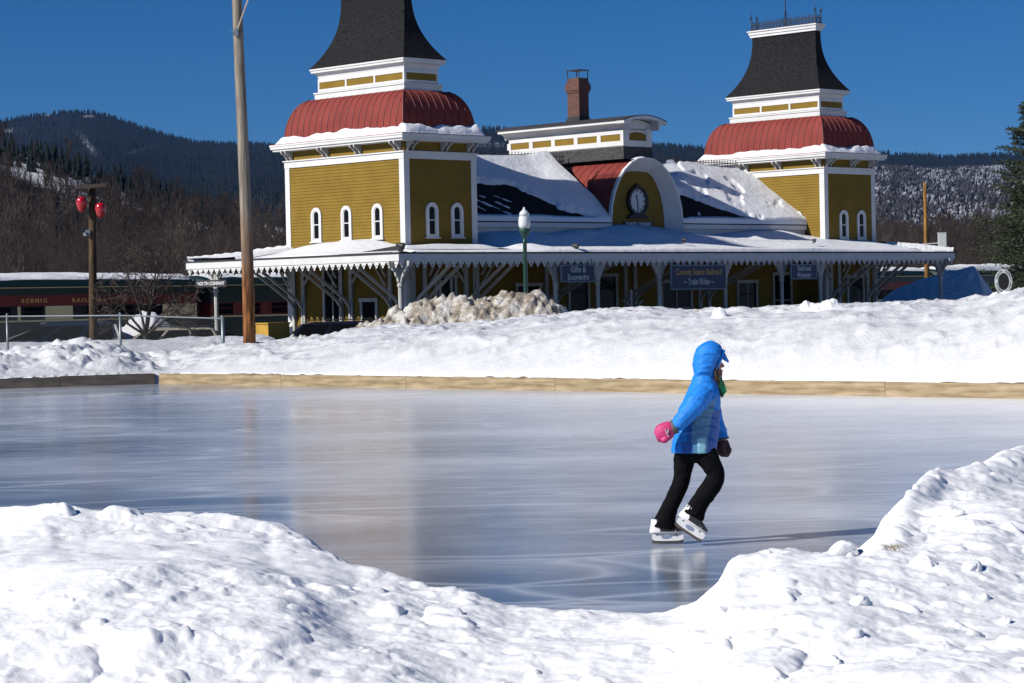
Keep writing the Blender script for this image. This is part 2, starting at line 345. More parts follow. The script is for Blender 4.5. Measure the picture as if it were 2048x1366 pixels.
Hpx = [(-600, .8), (-200, .75), (0, .66), (100, .76), (180, .82), (240, .70), (290, .48), (340, .46), (400, .62), (450, .72), (560, .76), (640, .86), (720, 1.0), (850, 1.06), (1000, 1.15), (1110, 1.26), (1200, 1.33), (1300, 1.36), (1400, 1.30), (1520, 1.31), (1600, 1.36), (1700, 1.36), (1850, 1.36), (1930, 1.40), (2000, 1.52), (2048, 1.60), (2400, 1.6)]
hx, hy = zip(*Hpx)
def lumps(X, Y, seed, dens, rmin, rmax, x0, x1, y0, y1, amp=.7):
    r = np.random.RandomState(seed); out = np.zeros_like(X); n = int(dens * (x1 - x0) * (y1 - y0))
    cx = r.uniform(x0, x1, n); cy = r.uniform(y0, y1, n); rad = rmin + (rmax - rmin) * r.rand(n) ** 3
    # grid-bucketed evaluation
    ws = rmax * 1.1; fx = X.ravel() + ws * fbm(X.ravel() / (rmax * 2.2), Y.ravel() / (rmax * 2.2), 3, 6); fy = Y.ravel() + ws * fbm(X.ravel() / (rmax * 2.2) + 31, Y.ravel() / (rmax * 2.2), 3, 7); o = out.ravel(); order = np.argsort(fy, kind='stable'); sy = fy[order]
    for a, b_, q in zip(cx, cy, rad):
        e = r.uniform(.7, 1.5); h = q * amp * r.uniform(.5, 1.2); th = r.uniform(0, pi)
        lo, hi = np.searchsorted(sy, [b_ - q * 1.6, b_ + q * 1.6]); idx = order[lo:hi]
        dx = fx[idx] - a; dy = fy[idx] - b_; u = (dx * cos(th) + dy * sin(th)) / q * e; v = (-dx * sin(th) + dy * cos(th)) / q
        d2 = u * u + v * v; k = d2 < 1; o[idx[k]] = np.maximum(o[idx[k]], h * (1 - d2[k]) ** .6)
    return o.reshape(X.shape)
def chunks(X, Y, cell, seed, slope=1.6, hmin=.15, hmax=.6, keep=.6):
    """angular blocks: tilted, clipped pyramids on a jittered grid"""
    r = np.random.RandomState(seed); T = r.rand(7, 64, 64); gx = np.floor(X / cell).astype(int); gy = np.floor(Y / cell).astype(int); out = np.zeros_like(X)
    for i in (-1, 0, 1):
        for j in (-1, 0, 1):
            a, b = (gx + i) & 63, (gy + j) & 63; t = T[:, a, b]; cx = (gx + i + .1 + .8 * t[0]) * cell; cy = (gy + j + .1 + .8 * t[1]) * cell; th = t[2] * pi
            u = (X - cx) * np.cos(th) + (Y - cy) * np.sin(th); v = -(X - cx) * np.sin(th) + (Y - cy) * np.cos(th); R_ = cell * (.35 + .6 * t[3])
            d = np.maximum(np.abs(u) * (.8 + .5 * t[5]), np.abs(v)) * .75 + .25 * np.sqrt(u * u + v * v); top = cell * (hmin + (hmax - hmin) * t[4]) + .35 * (u * (t[5] - .5) + v * (t[6] - .5))
            out = np.maximum(out, np.where(t[6] < keep, np.minimum((R_ - d) * slope, top), 0))
    return out
def farz(P, D, X, Y):
    q = np.stack([X - C0[0], Y - C0[1]], -1); sR = q @ NR; sL = q @ NL; s = np.maximum(sR, sL)
    H = np.interp(P, hx, hy); left = 1 - ss(300, 420, P)
    s_ = np.clip(s, 0, None)
    z = .20 + (H - .20) * (1 - np.exp(-s_ / 1.15)) / (1 - exp(-4.2 / 1.15)) * np.where(s_ < 4.2, 1, 1)
    z = np.minimum(z, H) + .0
    # falls away behind; a second low berm behind the fence on the left
    back = -.75 + 0 * z
    zr = z + (back - z) * ss(7.5, 12.5, s_)
    berm = .5 + .24 * np.exp(-((D - 68) / 3.2) ** 2)
    zl = np.where(s_ < 5, z, z + (berm - z) * ss(5, 8, s_)); zl = zl + (back - zl) * ss(71, 77, D)
    wl = 1 - ss(520, 700, P); z = zl * wl + zr * (1 - wl)
    ramp_ = ss(.05, .9, s_)
    z += ramp_ * (.10 * fbm(X * .7, Y * .7, 4, 1) * (1 - left) + .05 * fbm(X * 2.5, Y * 2.5, 3, 3))
    rid = 1 - np.abs(fbm(X * .9 + 3, Y * .9, 4, 2)) * 2.2
    z += ramp_ * (1 - left) * .07 * np.clip(rid, 0, 1) ** 3
    wx, wy = X + .10 * fbm(X * 2.2, Y * 2.2, 3, 1), Y + .10 * fbm(X * 2.2 + 9, Y * 2.2, 3, 2)
    z += left * ramp_ * (1 - ss(6, 9, s_)) * (.55 * chunks(wx, wy, .62, 3, 1.5, .1, .5, .5) + .6 * chunks(wx, wy, .26, 4, 1.5, .1, .55, .5) - .06)
    z += (1 - left) * ramp_ * (.30 * chunks(wx, wy, .30, 5, 1.4, .05, .5, .35) * ss(.05, .4, fbm(X * .35, Y * .35, 3, 4)) + .35 * chunks(wx, wy, .22, 8, 1.5, .1, .5, .4) * ss(3.0, 3.8, s_) * (1 - ss(5.5, 6.5, s_)))
    lm2 = lumps(X, Y, 6, 1.2, .05, .26, -8, 16, 32, 54, .6); z += lm2 * ramp_ * (1 - left) * .25
    bite = -.10 * np.clip(fbm(X * 1.6 + 8, Y * 1.6, 3, 4), 0, 1) * left; z += bite * ramp_
    z = np.where(s < .046, -.3, z); z = np.where((s >= .046) & (s < .1), np.minimum(z, .215), z)
    return z
pxs = np.concatenate([np.arange(-1400, -120, 30), np.arange(-120, 2170, 3.6), np.arange(2170, 3400, 30)])
ds = np.concatenate([np.arange(24, 33, .5), np.arange(33, 58, .075), np.arange(58, 80, .22)])
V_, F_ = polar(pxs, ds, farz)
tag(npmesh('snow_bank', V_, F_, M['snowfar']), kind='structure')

crest = [(-900, 1000, .5), (-300, 1005, .5), (-60, 1008, .47), (0, 1012, .45), (100, 1020, .45), (230, 1028, .42), (330, 1030, .40), (440, 1038, .38), (540, 1050, .36), (600, 1076, .34), (650, 1110, .30), (700, 1133, .26), (780, 1152, .24), (850, 1178, .20), (925, 1182, .22), (1000, 1208, .17), (1100, 1218, .15),
         (1200, 1227, .15), (1320, 1234, .15), (1380, 1216, .18), (1425, 1186, .24), (1450, 1140, .34), (1520, 1120, .36), (1570, 1100, .38), (1620, 1102, .36), (1710, 1098, .33), (1750, 1058, .40), (1800, 1014, .45), (1838, 965, .49), (1872, 936, .52), (1920, 936, .5), (1960, 928, .5), (2000, 908, .52), (2048, 892, .53), (2300, 850, .56), (2900, 800, .6)]
cx_, cy_, ch_ = map(np.array, zip(*crest)); gx_ = np.arange(-900., 2901.); gk = np.exp(-(np.arange(-30, 31) / 9.) ** 2); gk /= gk.sum()
def _sm(v): return np.convolve(np.pad(v, 30, 'edge'), gk, 'valid')
ch_ = _sm(np.interp(gx_, cx_, ch_)); cy_ = _sm(np.interp(gx_, cx_, cy_)); cx_ = gx_
chy = 601 - .0209 * (cx_ - 1024); cdp = (EYE[2] - ch_) * FPX / (cy_ - chy); cfac = _sm(np.clip(1 / np.sqrt(1 + (np.gradient(cdp) * FPX / cdp) ** 2), .22, 1))
def nearz(P, D, X, Y):
    Hc = np.interp(P, cx_, ch_); Dc = np.interp(P, cx_, cdp); Dc = Dc + .05 * fbm(P * .012, P * 0, 3, 1); s = Dc - D; cf = np.interp(P, cx_, cfac); s = s * (cf + (1 - cf) * ss(0, 2.5, s))
    base = .17 + .16 * ss(1150, 1800, P) + .10 * (1 - ss(350, 900, P)) * ss(8.2, 9.6, D)
    mound = .16 * np.exp(-((P - 250) / 380.) ** 2 - ((D - 11.3) / 1.6) ** 2) + .10 * np.exp(-((P - 1560) / 260.) ** 2 - ((D - 10.3) / 1.1) ** 2) + .12 * np.exp(-((P - 1960) / 200.) ** 2 - ((D - 12.5) / 1.6) ** 2)
    hollow = -.035 * np.exp(-((P - 690) / 75.) ** 2 - ((D - 10.4) / .5) ** 2) + .02 * np.exp(-((P - 560) / 80.) ** 2 - ((D - 10.6) / .7) ** 2)
    zin = (base + mound + hollow) + (Hc - base - mound * .4) * np.exp(-np.clip(s, 0, None) / .9)
    zout = (Hc + .10) * (1 - ss(0, .30 + Hc * 1.2, -s)) - .10
    z = np.where(s > 0, zin, zout)
    k = ss(-.45, .1, s)
    z += k * (.07 * fbm(X * 1.1, Y * 1.1, 4, 2) + .022 * fbm(X * 4, Y * 3, 3, 5))
    rough = .22 + .78 * ss(-.1, .35, fbm(X * .55, Y * .5, 3, 6) + .35 * ss(900, 1500, P) + .15)
    z += k * rough * lumps(X, Y, 11, 9, .018, .085, -6, 7, 7.5, 19, .42)
    z += k * (lumps(X, Y, 12, 1.0, .07, .20, -6, 7, 7.5, 19, .26) + .32 * chunks(X + .03 * fbm(X * 9, Y * 9, 3, 1), Y + .03 * fbm(X * 9 + 5, Y * 9, 3, 2), .16, 6, 1.0, .05, .35, .22)) * ss(.1, .5, rough)
    z += k * .009 * rough * fbm(X * 15, Y * 12, 3, 4)
    return z
pxs = np.concatenate([np.linspace(-4200, -120, 90), np.arange(-120, 2170, 3.0), np.linspace(2170, 6000, 90)])
ds = np.concatenate([np.linspace(1.0, 7.6, 60), np.arange(7.6, 13, .0165), np.arange(13, 19.5, .03)])
V_, F_ = polar(pxs, ds, nearz)
tag(npmesh('snow_foreground', V_, F_, M['snow']), kind='structure')

# ------------------------------------------------------------------ the station
HEAD = .80379
ST = empty('station_building', (-4.262, 90, 0), pi / 2 - HEAD, 'long ochre Victorian railway station with two white-trimmed towers, red domed roofs and a scalloped canopy', 'railway station')
GZ = -.5
def clap(mb, p0, p1, z0, z1, nrm, c=.13, lip=.022, m=0):
    """clapboards between plan points p0 and p1"""
    n = max(1, round((z1 - z0) / c)); c = (z1 - z0) / n; nx, ny = nrm
    for i in range(n):
        a = z0 + i * c; b = a + c
        q = [(p0[0] + nx * lip, p0[1] + ny * lip, a), (p1[0] + nx * lip, p1[1] + ny * lip, a), (p1[0], p1[1], b), (p0[0], p0[1], b)]
        r = [(p0[0], p0[1], a), (p1[0], p1[1], a), q[1], q[0]]
        mb.add(q, [(0, 1, 2, 3)], m); mb.add(r, [(0, 1, 2, 3)], m)
def clapbox(mb, x0, x1, y0, y1, z0, z1, m=0, c=.13, sides='snwe'):
    if 's' in sides: clap(mb, (x0, y0), (x1, y0), z0, z1, (0, -1), c, m=m)
    if 'n' in sides: clap(mb, (x1, y1), (x0, y1), z0, z1, (0, 1), c, m=m)
    if 'w' in sides: clap(mb, (x0, y1), (x0, y0), z0, z1, (-1, 0), c, m=m)
    if 'e' in sides: clap(mb, (x1, y0), (x1, y1), z0, z1, (1, 0), c, m=m)
def hoop(mb, x0, x1, y0, y1, z0, z1, t, m=0):
    """mitred band round a rectangle: outer faces at x0..y1, thickness t inwards"""
    mb.box(x0, x1, y0, y0 + t, z0, z1, m); mb.box(x0, x1, y1 - t, y1, z0, z1, m)
    mb.box(x0, x0 + t, y0 + t, y1 - t, z0, z1, m); mb.box(x1 - t, x1, y0 + t, y1 - t, z0, z1, m)
def shell(mb, x0, x1, y0, y1, prof, m=0, cap=True):
    """rectangular rings; prof = [(offset outward, z)]"""
    vs = []
    for o, z in prof: vs += [(x0 - o, y0 - o, z), (x1 + o, y0 - o, z), (x1 + o, y1 + o, z), (x0 - o, y1 + o, z)]
    fs = [(i * 4 + k, i * 4 + (k + 1) % 4, (i + 1) * 4 + (k + 1) % 4, (i + 1) * 4 + k) for i in range(len(prof) - 1) for k in range(4)]
    if cap: fs.append(tuple((len(prof) - 1) * 4 + k for k in range(4)))
    mb.add(vs, fs, m)
def snow_cap(name, org, ax, ay, nx, ny, thick, parent, sink=.05):
    """snow lying on the parallelogram org + a*ax + b*ay (0..1); thick(a, b, A, B) in metres"""
    a, b = np.meshgrid(np.linspace(0, 1, nx), np.linspace(0, 1, ny)); org = np.array(org, float); ax = np.array(ax, float); ay = np.array(ay, float)
    A = a * np.linalg.norm(ax); B = b * np.linalg.norm(ay); t = thick(a, b, A, B)
    P = org + a[..., None] * ax + b[..., None] * ay; P = P.reshape(-1, 3); t = np.where(t > 0, t, np.maximum(t, -sink)).reshape(-1)
    P[:, 2] += t
    fs = gridfaces(ny, nx); keep = (t[fs] > -sink * .99).any(1)
    return npmesh(name, P, fs[keep], M['snowroof'], parent)
TU, TV, LU, LV, SEP = 3.05, 3.05, 3.89, 7.53, 26.82
def arch_pts(w_, h_, z0, n=9, peak=.0):
    """outline of a round-headed opening width w_, total height h_, bottom z0, centred on 0"""
    r = w_ / 2; pts = [(-r, z0), (r, z0)]
    for i in range(n + 1):
        t = pi * i / n; pts.append((r * cos(t), z0 + h_ - r + r * sin(t) * (1 + peak)))
    return pts
def arched_window(parent, face, c, z0, k):
    """face 's' or 'w': narrow round-headed window, its frame, sill, sash bar and pane"""
    mb = MB(); wo_, h_ = .66, 1.42
    outer = arch_pts(wo_, h_, z0); inner = arch_pts(wo_ - .26, h_ - .22, z0 + .09)
    if face == 's': f3 = lambda p, s, a=-.075, b=0: (c + p[0], k + (a if s == 0 else b), p[1])
    else: f3 = lambda p, s, a=-.075, b=0: (k + (a if s == 0 else b), c - p[0], p[1])
    mb.ring(outer, inner, f3)
    o2 = arch_pts(wo_ - .26, h_ - .22, z0 + .09); i2 = arch_pts(wo_ - .36, h_ - .30, z0 + .13)
    mb.ring(o2, i2, lambda p, s: f3(p, s, -.05, -.02))
    mb.prism(arch_pts(wo_ - .28, h_ - .24, z0 + .10), lambda p, s: f3(p, s, -.034, -.03), m=1)
    bar = [(-.17, z0 + .68), (.17, z0 + .68), (.17, z0 + .72), (-.17, z0 + .72)]
    mb.prism(bar, lambda p, s: f3(p, s, -.047, -.036))
    sill = [(-.39, z0 - .05), (.39, z0 - .05), (.39, z0), (-.39, z0)]
    mb.prism(sill, lambda p, s: f3(p, s, -.12, 0))
    return mb.build('arched_window', [M['white'], M['glass']], parent)
def scroll_bracket(mb, face, c, k, z1, d=.40, h=.42, w_=.075):
    """carved cornice bracket, side profile extruded"""
    pr = [(0, z1), (-d, z1), (-d, z1 - .07), (-d * .86, z1 - .14), (-d * .62, z1 - .16), (-d * .52, z1 - .22), (-d * .36, z1 - .24), (-d * .30, z1 - .33), (-d * .14, z1 - .36), (-d * .16, z1 - h + .03), (-.03, z1 - h), (0, z1 - h)]
    if face == 's': mb.prism(pr, lambda p, s: (c + (-w_ / 2 if s == 0 else w_ / 2), k + p[0], p[1]))
    else: mb.prism(pr, lambda p, s: (k + p[0], c + (-w_ / 2 if s == 0 else w_ / 2), p[1]))
def iron_cresting(name, parent, x0, x1, y0, y1, z, h=.52, closed=True, step=.22, fin=.95, corners=True):
    mb = MB(); sides = [((x0, y0), (x1, y0)), ((x1, y0), (x1, y1)), ((x1, y1), (x0, y1)), ((x0, y1), (x0, y0))] if closed else [((x0, y0), (x1, y1))]
    for (ax, ay), (bx, by) in sides:
        L_ = sqrt((bx - ax) ** 2 + (by - ay) ** 2)
        if L_ < .05: continue
        n = max(2, int(L_ / step)); ux, uy = (bx - ax) / L_, (by - ay) / L_
        for zz in (.05, h * .62): mb.beam((ax, ay, z + zz), (bx, by, z + zz), .02, .028)
        for i in range(n):
            t = (i + .5) * L_ / n; px_, py_ = ax + ux * t, ay + uy * t; s_ = L_ / n / 2 * .9
            mb.beam((px_, py_, z), (px_, py_, z + h), .016, .016)
            mb.beam((px_ - ux * s_, py_ - uy * s_, z + .06), (px_ + ux * s_, py_ + uy * s_, z + h * .6), .014, .014)
            mb.beam((px_ + ux * s_, py_ + uy * s_, z + .06), (px_ - ux * s_, py_ - uy * s_, z + h * .6), .014, .014)
            mb.ball((px_, py_, z + h * .80), .026, 0); mb.beam((px_ - ux * .045, py_ - uy * .045, z + h * .80), (px_ + ux * .045, py_ + uy * .045, z + h * .80), .016, .03)
    if corners:
        for qx, qy in {(x0, y0), (x1, y0), (x1, y1), (x0, y1)}:
            mb.tube([(qx, qy, z), (qx, qy, z + fin)], [.028, .012], 5)
            for zz in (.60, .74): mb.ball((qx, qy, z + fin * zz), (.06, .06, .035), 0)
            mb.beam((qx - .09, qy, z + fin * .68), (qx + .09, qy, z + fin * .68), .018, .03); mb.beam((qx, qy - .09, z + fin * .68), (qx, qy + .09, z + fin * .68), .018, .03)
    return mb.build(name, M['iron'], parent)
def make_tower(x0, lab):
    y0 = TV; x1 = x0 + LU; y1 = TV + LV
    mb = MB(); clapbox(mb, x0, x1, y0, y1, GZ, 7.46); 
    for (a, b, c, d) in ((x0, x1, y0 - .001, y0 + .01), ): pass
    # frieze (flat boards)
    mb.box(x0 - .005, x1 + .005, y0 - .005, y1 + .005, 7.74, 8.14)
    tw = mb.build('tower', M['yellow'], ST); tw['label'] = lab
    # trim
    t = MB(); bw, pr = .25, .045
    for cx, sx in ((x0, 1), (x1, -1)):
        for cy, sy in ((y0, 1), (y1, -1)):
            zb = 2.6
            t.box(min(cx - sx * pr, cx + sx * bw), max(cx - sx * pr, cx + sx * bw), min(cy - sy * pr, cy), max(cy - sy * pr, cy), GZ, 7.44)
            t.box(min(cx - sx * pr, cx), max(cx - sx * pr, cx), min(cy, cy + sy * bw), max(cy, cy + sy * bw), GZ, 7.44)
    hoop(t, x0 - .06, x1 + .06, y0 - .06, y1 + .06, 7.44, 7.70, .06)
    hoop(t, x0 - .11, x1 + .11, y0 - .11, y1 + .11, 7.70, 7.75, .11)
    t.build('trim', M['white'], tw)
    c = MB(); oc = .50
    shell(c, x0, x1, y0, y1, [(0, 8.13), (oc - .10, 8.15), (oc - .10, 8.22), (oc - .03, 8.24), (oc - .03, 8.33), (oc, 8.36), (oc, 8.42)], cap=False)
    c.build('cornice', M['white'], tw)
    c = MB(); shell(c, x0, x1, y0, y1, [(oc - .002, 8.421), (oc - .01, 8.445), (0, 8.50), (-.3, 8.52)], cap=False); c.build('cornice_flashing', M['red'], tw)
    # brackets, in pairs
    for v in (y0 + .16, y0 + .42, y0 + 2.62, y0 + 2.88, y0 + 4.72, y0 + 4.98, y1 - .42, y1 - .16):
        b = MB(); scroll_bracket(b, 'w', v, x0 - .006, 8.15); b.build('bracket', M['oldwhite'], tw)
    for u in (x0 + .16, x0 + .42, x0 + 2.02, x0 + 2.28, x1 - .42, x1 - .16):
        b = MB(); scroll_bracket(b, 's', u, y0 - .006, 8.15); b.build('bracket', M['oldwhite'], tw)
    # standing seam bell roof
    N_ = 14; prof = []
    def dome_off(tt): return .03 - .93 * (1 - sqrt(max(0, 1 - tt ** 2.1)))
    for i in range(N_ + 1): tt = i / N_ * .985; prof.append((dome_off(tt), 8.50 + 1.82 * tt))
    d = MB(); shell(d, x0, x1, y0, y1, prof, cap=False); dm = d.build('curved_red_roof', M['red'], tw)
    s = MB()
    def rib(fx, fy, ux, uy, L_, n):
        for i in range(1, n):
            f = i / n; pts = []
            for o, z in prof: pts.append((fx + ux * L_ * f - (-uy if 0 else 0), fy + uy * L_ * f, o, z))
            P = []
            for (px_, py_, o, z) in pts:
                # keep the seam inside the hip lines as the roof narrows
                t_ = L_ * f; 
                if t_ < -o + .02 or L_ - t_ < -o + .02: break
                nx_, ny_ = (uy, -ux); P.append((px_ + nx_ * (o + .012), py_ + ny_ * (o + .012), z))
            if len(P) > 2: s.tube(P, .017, 4)
    rib(x0, y1, 0, -1, LV, 19); rib(x0, y0, 1, 0, LU, 10)
    rib(x1, y0, 0, 1, LV, 19); rib(x1, y1, -1, 0, LU, 10)
    for (cx, sx, cy, sy) in ((x0, -1, y0, -1), (x1, 1, y0, -1), (x0, -1, y1, 1), (x1, 1, y1, 1)):
        s.tube([(cx + sx * o, cy + sy * o, z) for o, z in prof], .03, 5)
    s.build('roof_seam', M['redseam'], tw, smooth=True)
    # ledge, clerestory box, panels
    l = MB(); shell(l, x0, x1, y0, y1, [(-.95, 10.27), (-.90, 10.27), (-.90, 10.52), (-.86, 10.54), (-.86, 10.60), (-1.10, 10.62)], cap=False); l.build('ledge', M['white'], tw)
    l = MB(); a0, a1, b0, b1 = x0 + 1.02, x1 - 1.02, y0 + 1.02, y1 - 1.02
    l.box(a0, a1, b0, b1, 10.56, 11.20); cb = l.build('clerestory', M['white'], tw)
    f = MB(); n3 = (b1 - b0) / 3
    for i in range(3):
        p0 = b0 + i * n3 + (.10 if i == 0 else .055); p1 = b0 + (i + 1) * n3 - (.10 if i == 2 else .055)
        f.box(a0 - .004, a0 + .01, p0, p1, 10.74, 11.03)
        # raised rails round the panel so it reads as recessed
        for (c0, c1, z0, z1) in ((p0 - .05, p1 + .05, 11.03, 11.07), (p0 - .05, p1 + .05, 10.70, 10.74)): pass
    f.box(a0 + .12, a1 - .12, b0 - .004, b0 + .01, 10.74, 11.03); f.box(a0 + .12, a1 - .12, b1 - .01, b1 + .004, 10.74, 11.03)
    f.build('panel', M['yellow'], tw)
    r = MB(); z0, z1 = 10.63, 11.17; pr = .03
    def rails(axis, k, lo, hi, cuts):
        def bx(c0, c1, za, zb):
            if axis == 'y': r.box(min(k, k - pr), max(k, k - pr), c0, c1, za, zb)
            else: r.box(c0, c1, min(k, k - pr), max(k, k - pr), za, zb)
        bx(lo, hi, z0, 10.74); bx(lo, hi, 11.03, z1)
        for c in cuts: bx(c - .055, c + .055, 10.74, 11.03)
        bx(lo, lo + .10, 10.74, 11.03); bx(hi - .10, hi, 10.74, 11.03)
    rails('y', a0, b0 - pr, b1, [b0 + n3, b0 + 2 * n3]); rails('x', b0, a0, a1, [])
    r.build('panel_frame', M['white'], tw)
    cv = MB(); prf = [(-1.02, 11.17)]
    for i in range(7):
        t_ = i / 6 * pi / 2; prf.append((-1.02 + .16 * (1 - cos(t_)), 11.17 + .24 * sin(t_)))
    prf += [(-.84, 11.42), (-.80, 11.43), (-.80, 11.50), (-.76, 11.53), (-.76, 11.60), (-.80, 11.62)]
    shell(cv, x0, x1, y0, y1, prf, cap=False); cv.build('eave_moulding', M['white'], tw, smooth=False)
    # flared slate roof
    pr2 = []
    for i in range(17):
        t_ = i / 16; pr2.append((-.75 - 1.0 * (1 - (1 - t_) ** 2.5), 11.605 + 2.98 * t_))
    sl_ = MB(); shell(sl_, x0, x1, y0, y1, [(-.75, 11.60)] + pr2, cap=False); 
    sl_.build('slate_roof', M['slate'], tw)
    tp = MB(); shell(tp, x0, x1, y0, y1, [(-1.76, 14.56), (-1.67, 14.57), (-1.67, 14.68), (-1.62, 14.70), (-1.62, 14.80), (-1.56, 14.84), (-1.56, 14.90), (-1.70, 14.92)]); tp.build('roof_cap', M['white'], tw)
    iron_cresting('iron_cresting', tw, x0 + 1.72, x1 - 1.72, y0 + 1.72, y1 - 1.72, 14.91, .50)
    p = MB(); p.tube([((x0 + x1) / 2, (y0 + y1) / 2, 14.9), ((x0 + x1) / 2, (y0 + y1) / 2, 18.5)], [.03, .018], 6)
    for k in range(4):
        dx, dy = ((.25, 0), (-.25, 0), (0, .4), (0, -.4))[k]; p.tube([((x0 + x1) / 2 + dx, (y0 + y1) / 2 + dy, 14.9), ((x0 + x1) / 2, (y0 + y1) / 2, 15.8)], .009, 4)
    p.build('flagpole', M['iron'], tw)
    for v in (1.64, 3.60, 5.55): arched_window(tw, 'w', y0 + v, 4.28, x0)
    for u in (1.42, 2.80): arched_window(tw, 's', x0 + u, 4.28, y0)
    # snow on the cornice ledge
    k = 1 if x0 < 10 else 0
    def th(a, b, A, B):
        e = np.minimum(ss(0, .10, B), 1); n = fbm(A * 1.1 + x0, B * 1.5, 4, 2)
        end = ss(0, .45, A) * ss(0, .45, A[..., -1:] - A)
        return (.17 * b * (1 - .0) + .17 * np.sin(np.clip(b, 0, 1) * pi * .75) * (1 + 1.1 * n)) * e * end - .02 + (-.09 if not k else 0) * ss(0, 1, 1 - b) * .2
    snow_cap('ledge_snow', (x0 - .49, y1 + .45, 8.43), (0, -(LV + .9), 0), (.56, 0, .06), 90, 14, lambda a, b, A, B: th(a, b, A, B), tw)
    snow_cap('ledge_snow', (x0 - .45, y0 - .49, 8.43), (LU + .9, 0, 0), (0, .56, .06), 60, 14, lambda a, b, A, B: th(a, b, A, B) * 1.25, tw)
    return tw
make_tower(TU, 'near left tower, larger in view, with three arched windows on its sunlit side')
make_tower(TU + SEP, 'far right tower with iron cresting on its flared slate roof')

# central block walls, roof
VW = 4.75; UC0, UC1 = TU + LU, TU + SEP
mb = MB(); clap(mb, (UC0, VW), (UC1, VW), GZ, 4.62, (0, -1)); clap(mb, (UC1, 10.0), (UC0, 10.0), GZ, 5.0, (0, 1))
mb.build('central_wall', M['yellow'], ST)
VE = 4.1; zE = 5.02
for e0_, e1_ in ((UC0 + .05, 18.55 - 2.36), (18.55 + 2.36, UC1 - .05)):
    mb = MB(); mb.box(e0_, e1_, VE + .02, VE + .10, zE - .26, zE - .02); mb.box(e0_, e1_, VE + .14, VW - .01, zE - .55, zE - .27); mb.box(e0_, e1_, VE + .10, VW, zE - .26, zE - .22); mb.build('main_eave', M['white'], ST)
SLP = .70; VR = 8.1; zR = zE + SLP * (VR - VE)
mb = MB()
for e0_, e1_ in ((UC0, 18.55 - 2.34), (18.55 + 2.34, UC1)): mb.add([(e0_, VE, zE), (e1_, VE, zE), (e1_, VR, zR), (e0_, VR, zR), (e0_, VE, zE - .05), (e1_, VE, zE - .05)], [(0, 1, 2, 3), (4, 5, 1, 0)])
zm_ = zE + SLP * (5.4 - VE); mb.add([(18.55 - 2.34, 5.4, zm_), (18.55 + 2.34, 5.4, zm_), (18.55 + 2.34, VR, zR), (18.55 - 2.34, VR, zR)], [(0, 1, 2, 3)])
mb.add([(UC0, VR, zR), (UC1, VR, zR), (UC1, 9.2, zR), (UC0, 9.2, zR), (UC0, 12, zE + .6), (UC1, 12, zE + .6)], [(0, 1, 2, 3), (3, 2, 5, 4)])
mr = mb.build('main_roof', M['slate'], ST)
for (a, b) in ((UC0 + .3, 17.35), (19.4, UC1 + .0)): iron_cresting('iron_cresting', mr, a, b, VR + .05, VR + .05, zR + .12, .42, closed=False, step=.2, corners=False)
# snow on the main roof: full at the top and towards the middle, bare slates with streaks lower left
def roofsnow_left(a, b, A, B):
    u = UC0 + a * (16.2 - UC0); n = fbm(A * .45, B * .45, 4, 3); 
    bare = (1 - ss(14.8, 15.5, u + b * 5.4 + .9 * n + .5 * fbm(A * 2.2, B * 2.2, 3, 1))) * (1 - ss(.56, .64, b + .12 * n + .06 * fbm(A * 2.5, B * 2.5, 3, 4) + (u - 11) * .004)) * ss(.02, .05, b)
    st = np.sin((A * 6.5 + B * 7.4) + 3 * n); streak = ss(.50, .95, st * .5 + .42 + .62 * fbm(A * 3, B * 3, 3, 5)) * (1 - ss(10.6, 12.6, u)) * ss(.02, .2, .55 - b)
    t = .22 + .08 * n + .10 * ss(.8, 1, b); t = t * (1 - bare) + bare * (-.06 + .085 * streak + .03 * (1 - ss(.0, .10, b))) + .26 * ss(14.2, 16.0, u - .35 * (b - .5)) * ss(.0, .3, b)
    return t * ss(0, .1, B)
snow_cap('roof_snow', (UC0, VE, zE), (16.2 - UC0, 0, 0), (0, VR - VE, zR - zE), 160, 90, roofsnow_left, mr)
def roofsnow_right(a, b, A, B):
    u = 20.9 + a * (UC1 - 20.9); n = fbm(A * .5 + 9, B * .5, 4, 3)
    lim = 21.4 + (1 - b / .62) * 6.0 + .9 * n + .6 * fbm(A * 2.0, B * 2.0, 3, 1)
    bare = (1 - ss(-.25, .25, u - lim)) * (1 - ss(.50, .6, b)) * ss(.02, .05, b)
    streak = ss(.55, .8, fbm(A * 2.2 - B * 1.5, B * 1.0 + A * .3, 3, 6) * .5 + .55) * (1 - ss(-2.2, -.6, u - lim))
    t = .26 + .10 * n + .12 * np.exp(-((u - 25) / 2.2) ** 2) * ss(.2, .8, b)
    t = t * (1 - bare) + bare * (-.06 + .085 * streak)
    hole = ss(.55, .62, fbm(A * .9 + 3, B * .9, 3, 1) * .5 + .5) * .12 * ss(.15, .4, b)
    return (t - hole * (1 - bare)) * ss(0, .1, B)
snow_cap('roof_snow', (20.9, VE, zE), (UC1 - 20.9, 0, 0), (0, VR - VE, zR - zE), 160, 90, roofsnow_right, mr)
for u0_, u1_, vv in ((UC0, 17.3, VR + .0), (19.5, UC1, VR + .0)):
    snow_cap('roof_snow', (u0_, vv - .1, zR - .03), (u1_ - u0_, 0, 0), (0, 1.2, 0), 90, 8, lambda a, b, A, B: .17 + .10 * fbm(A * .5, B, 3, 2) - .1 * b, mr)

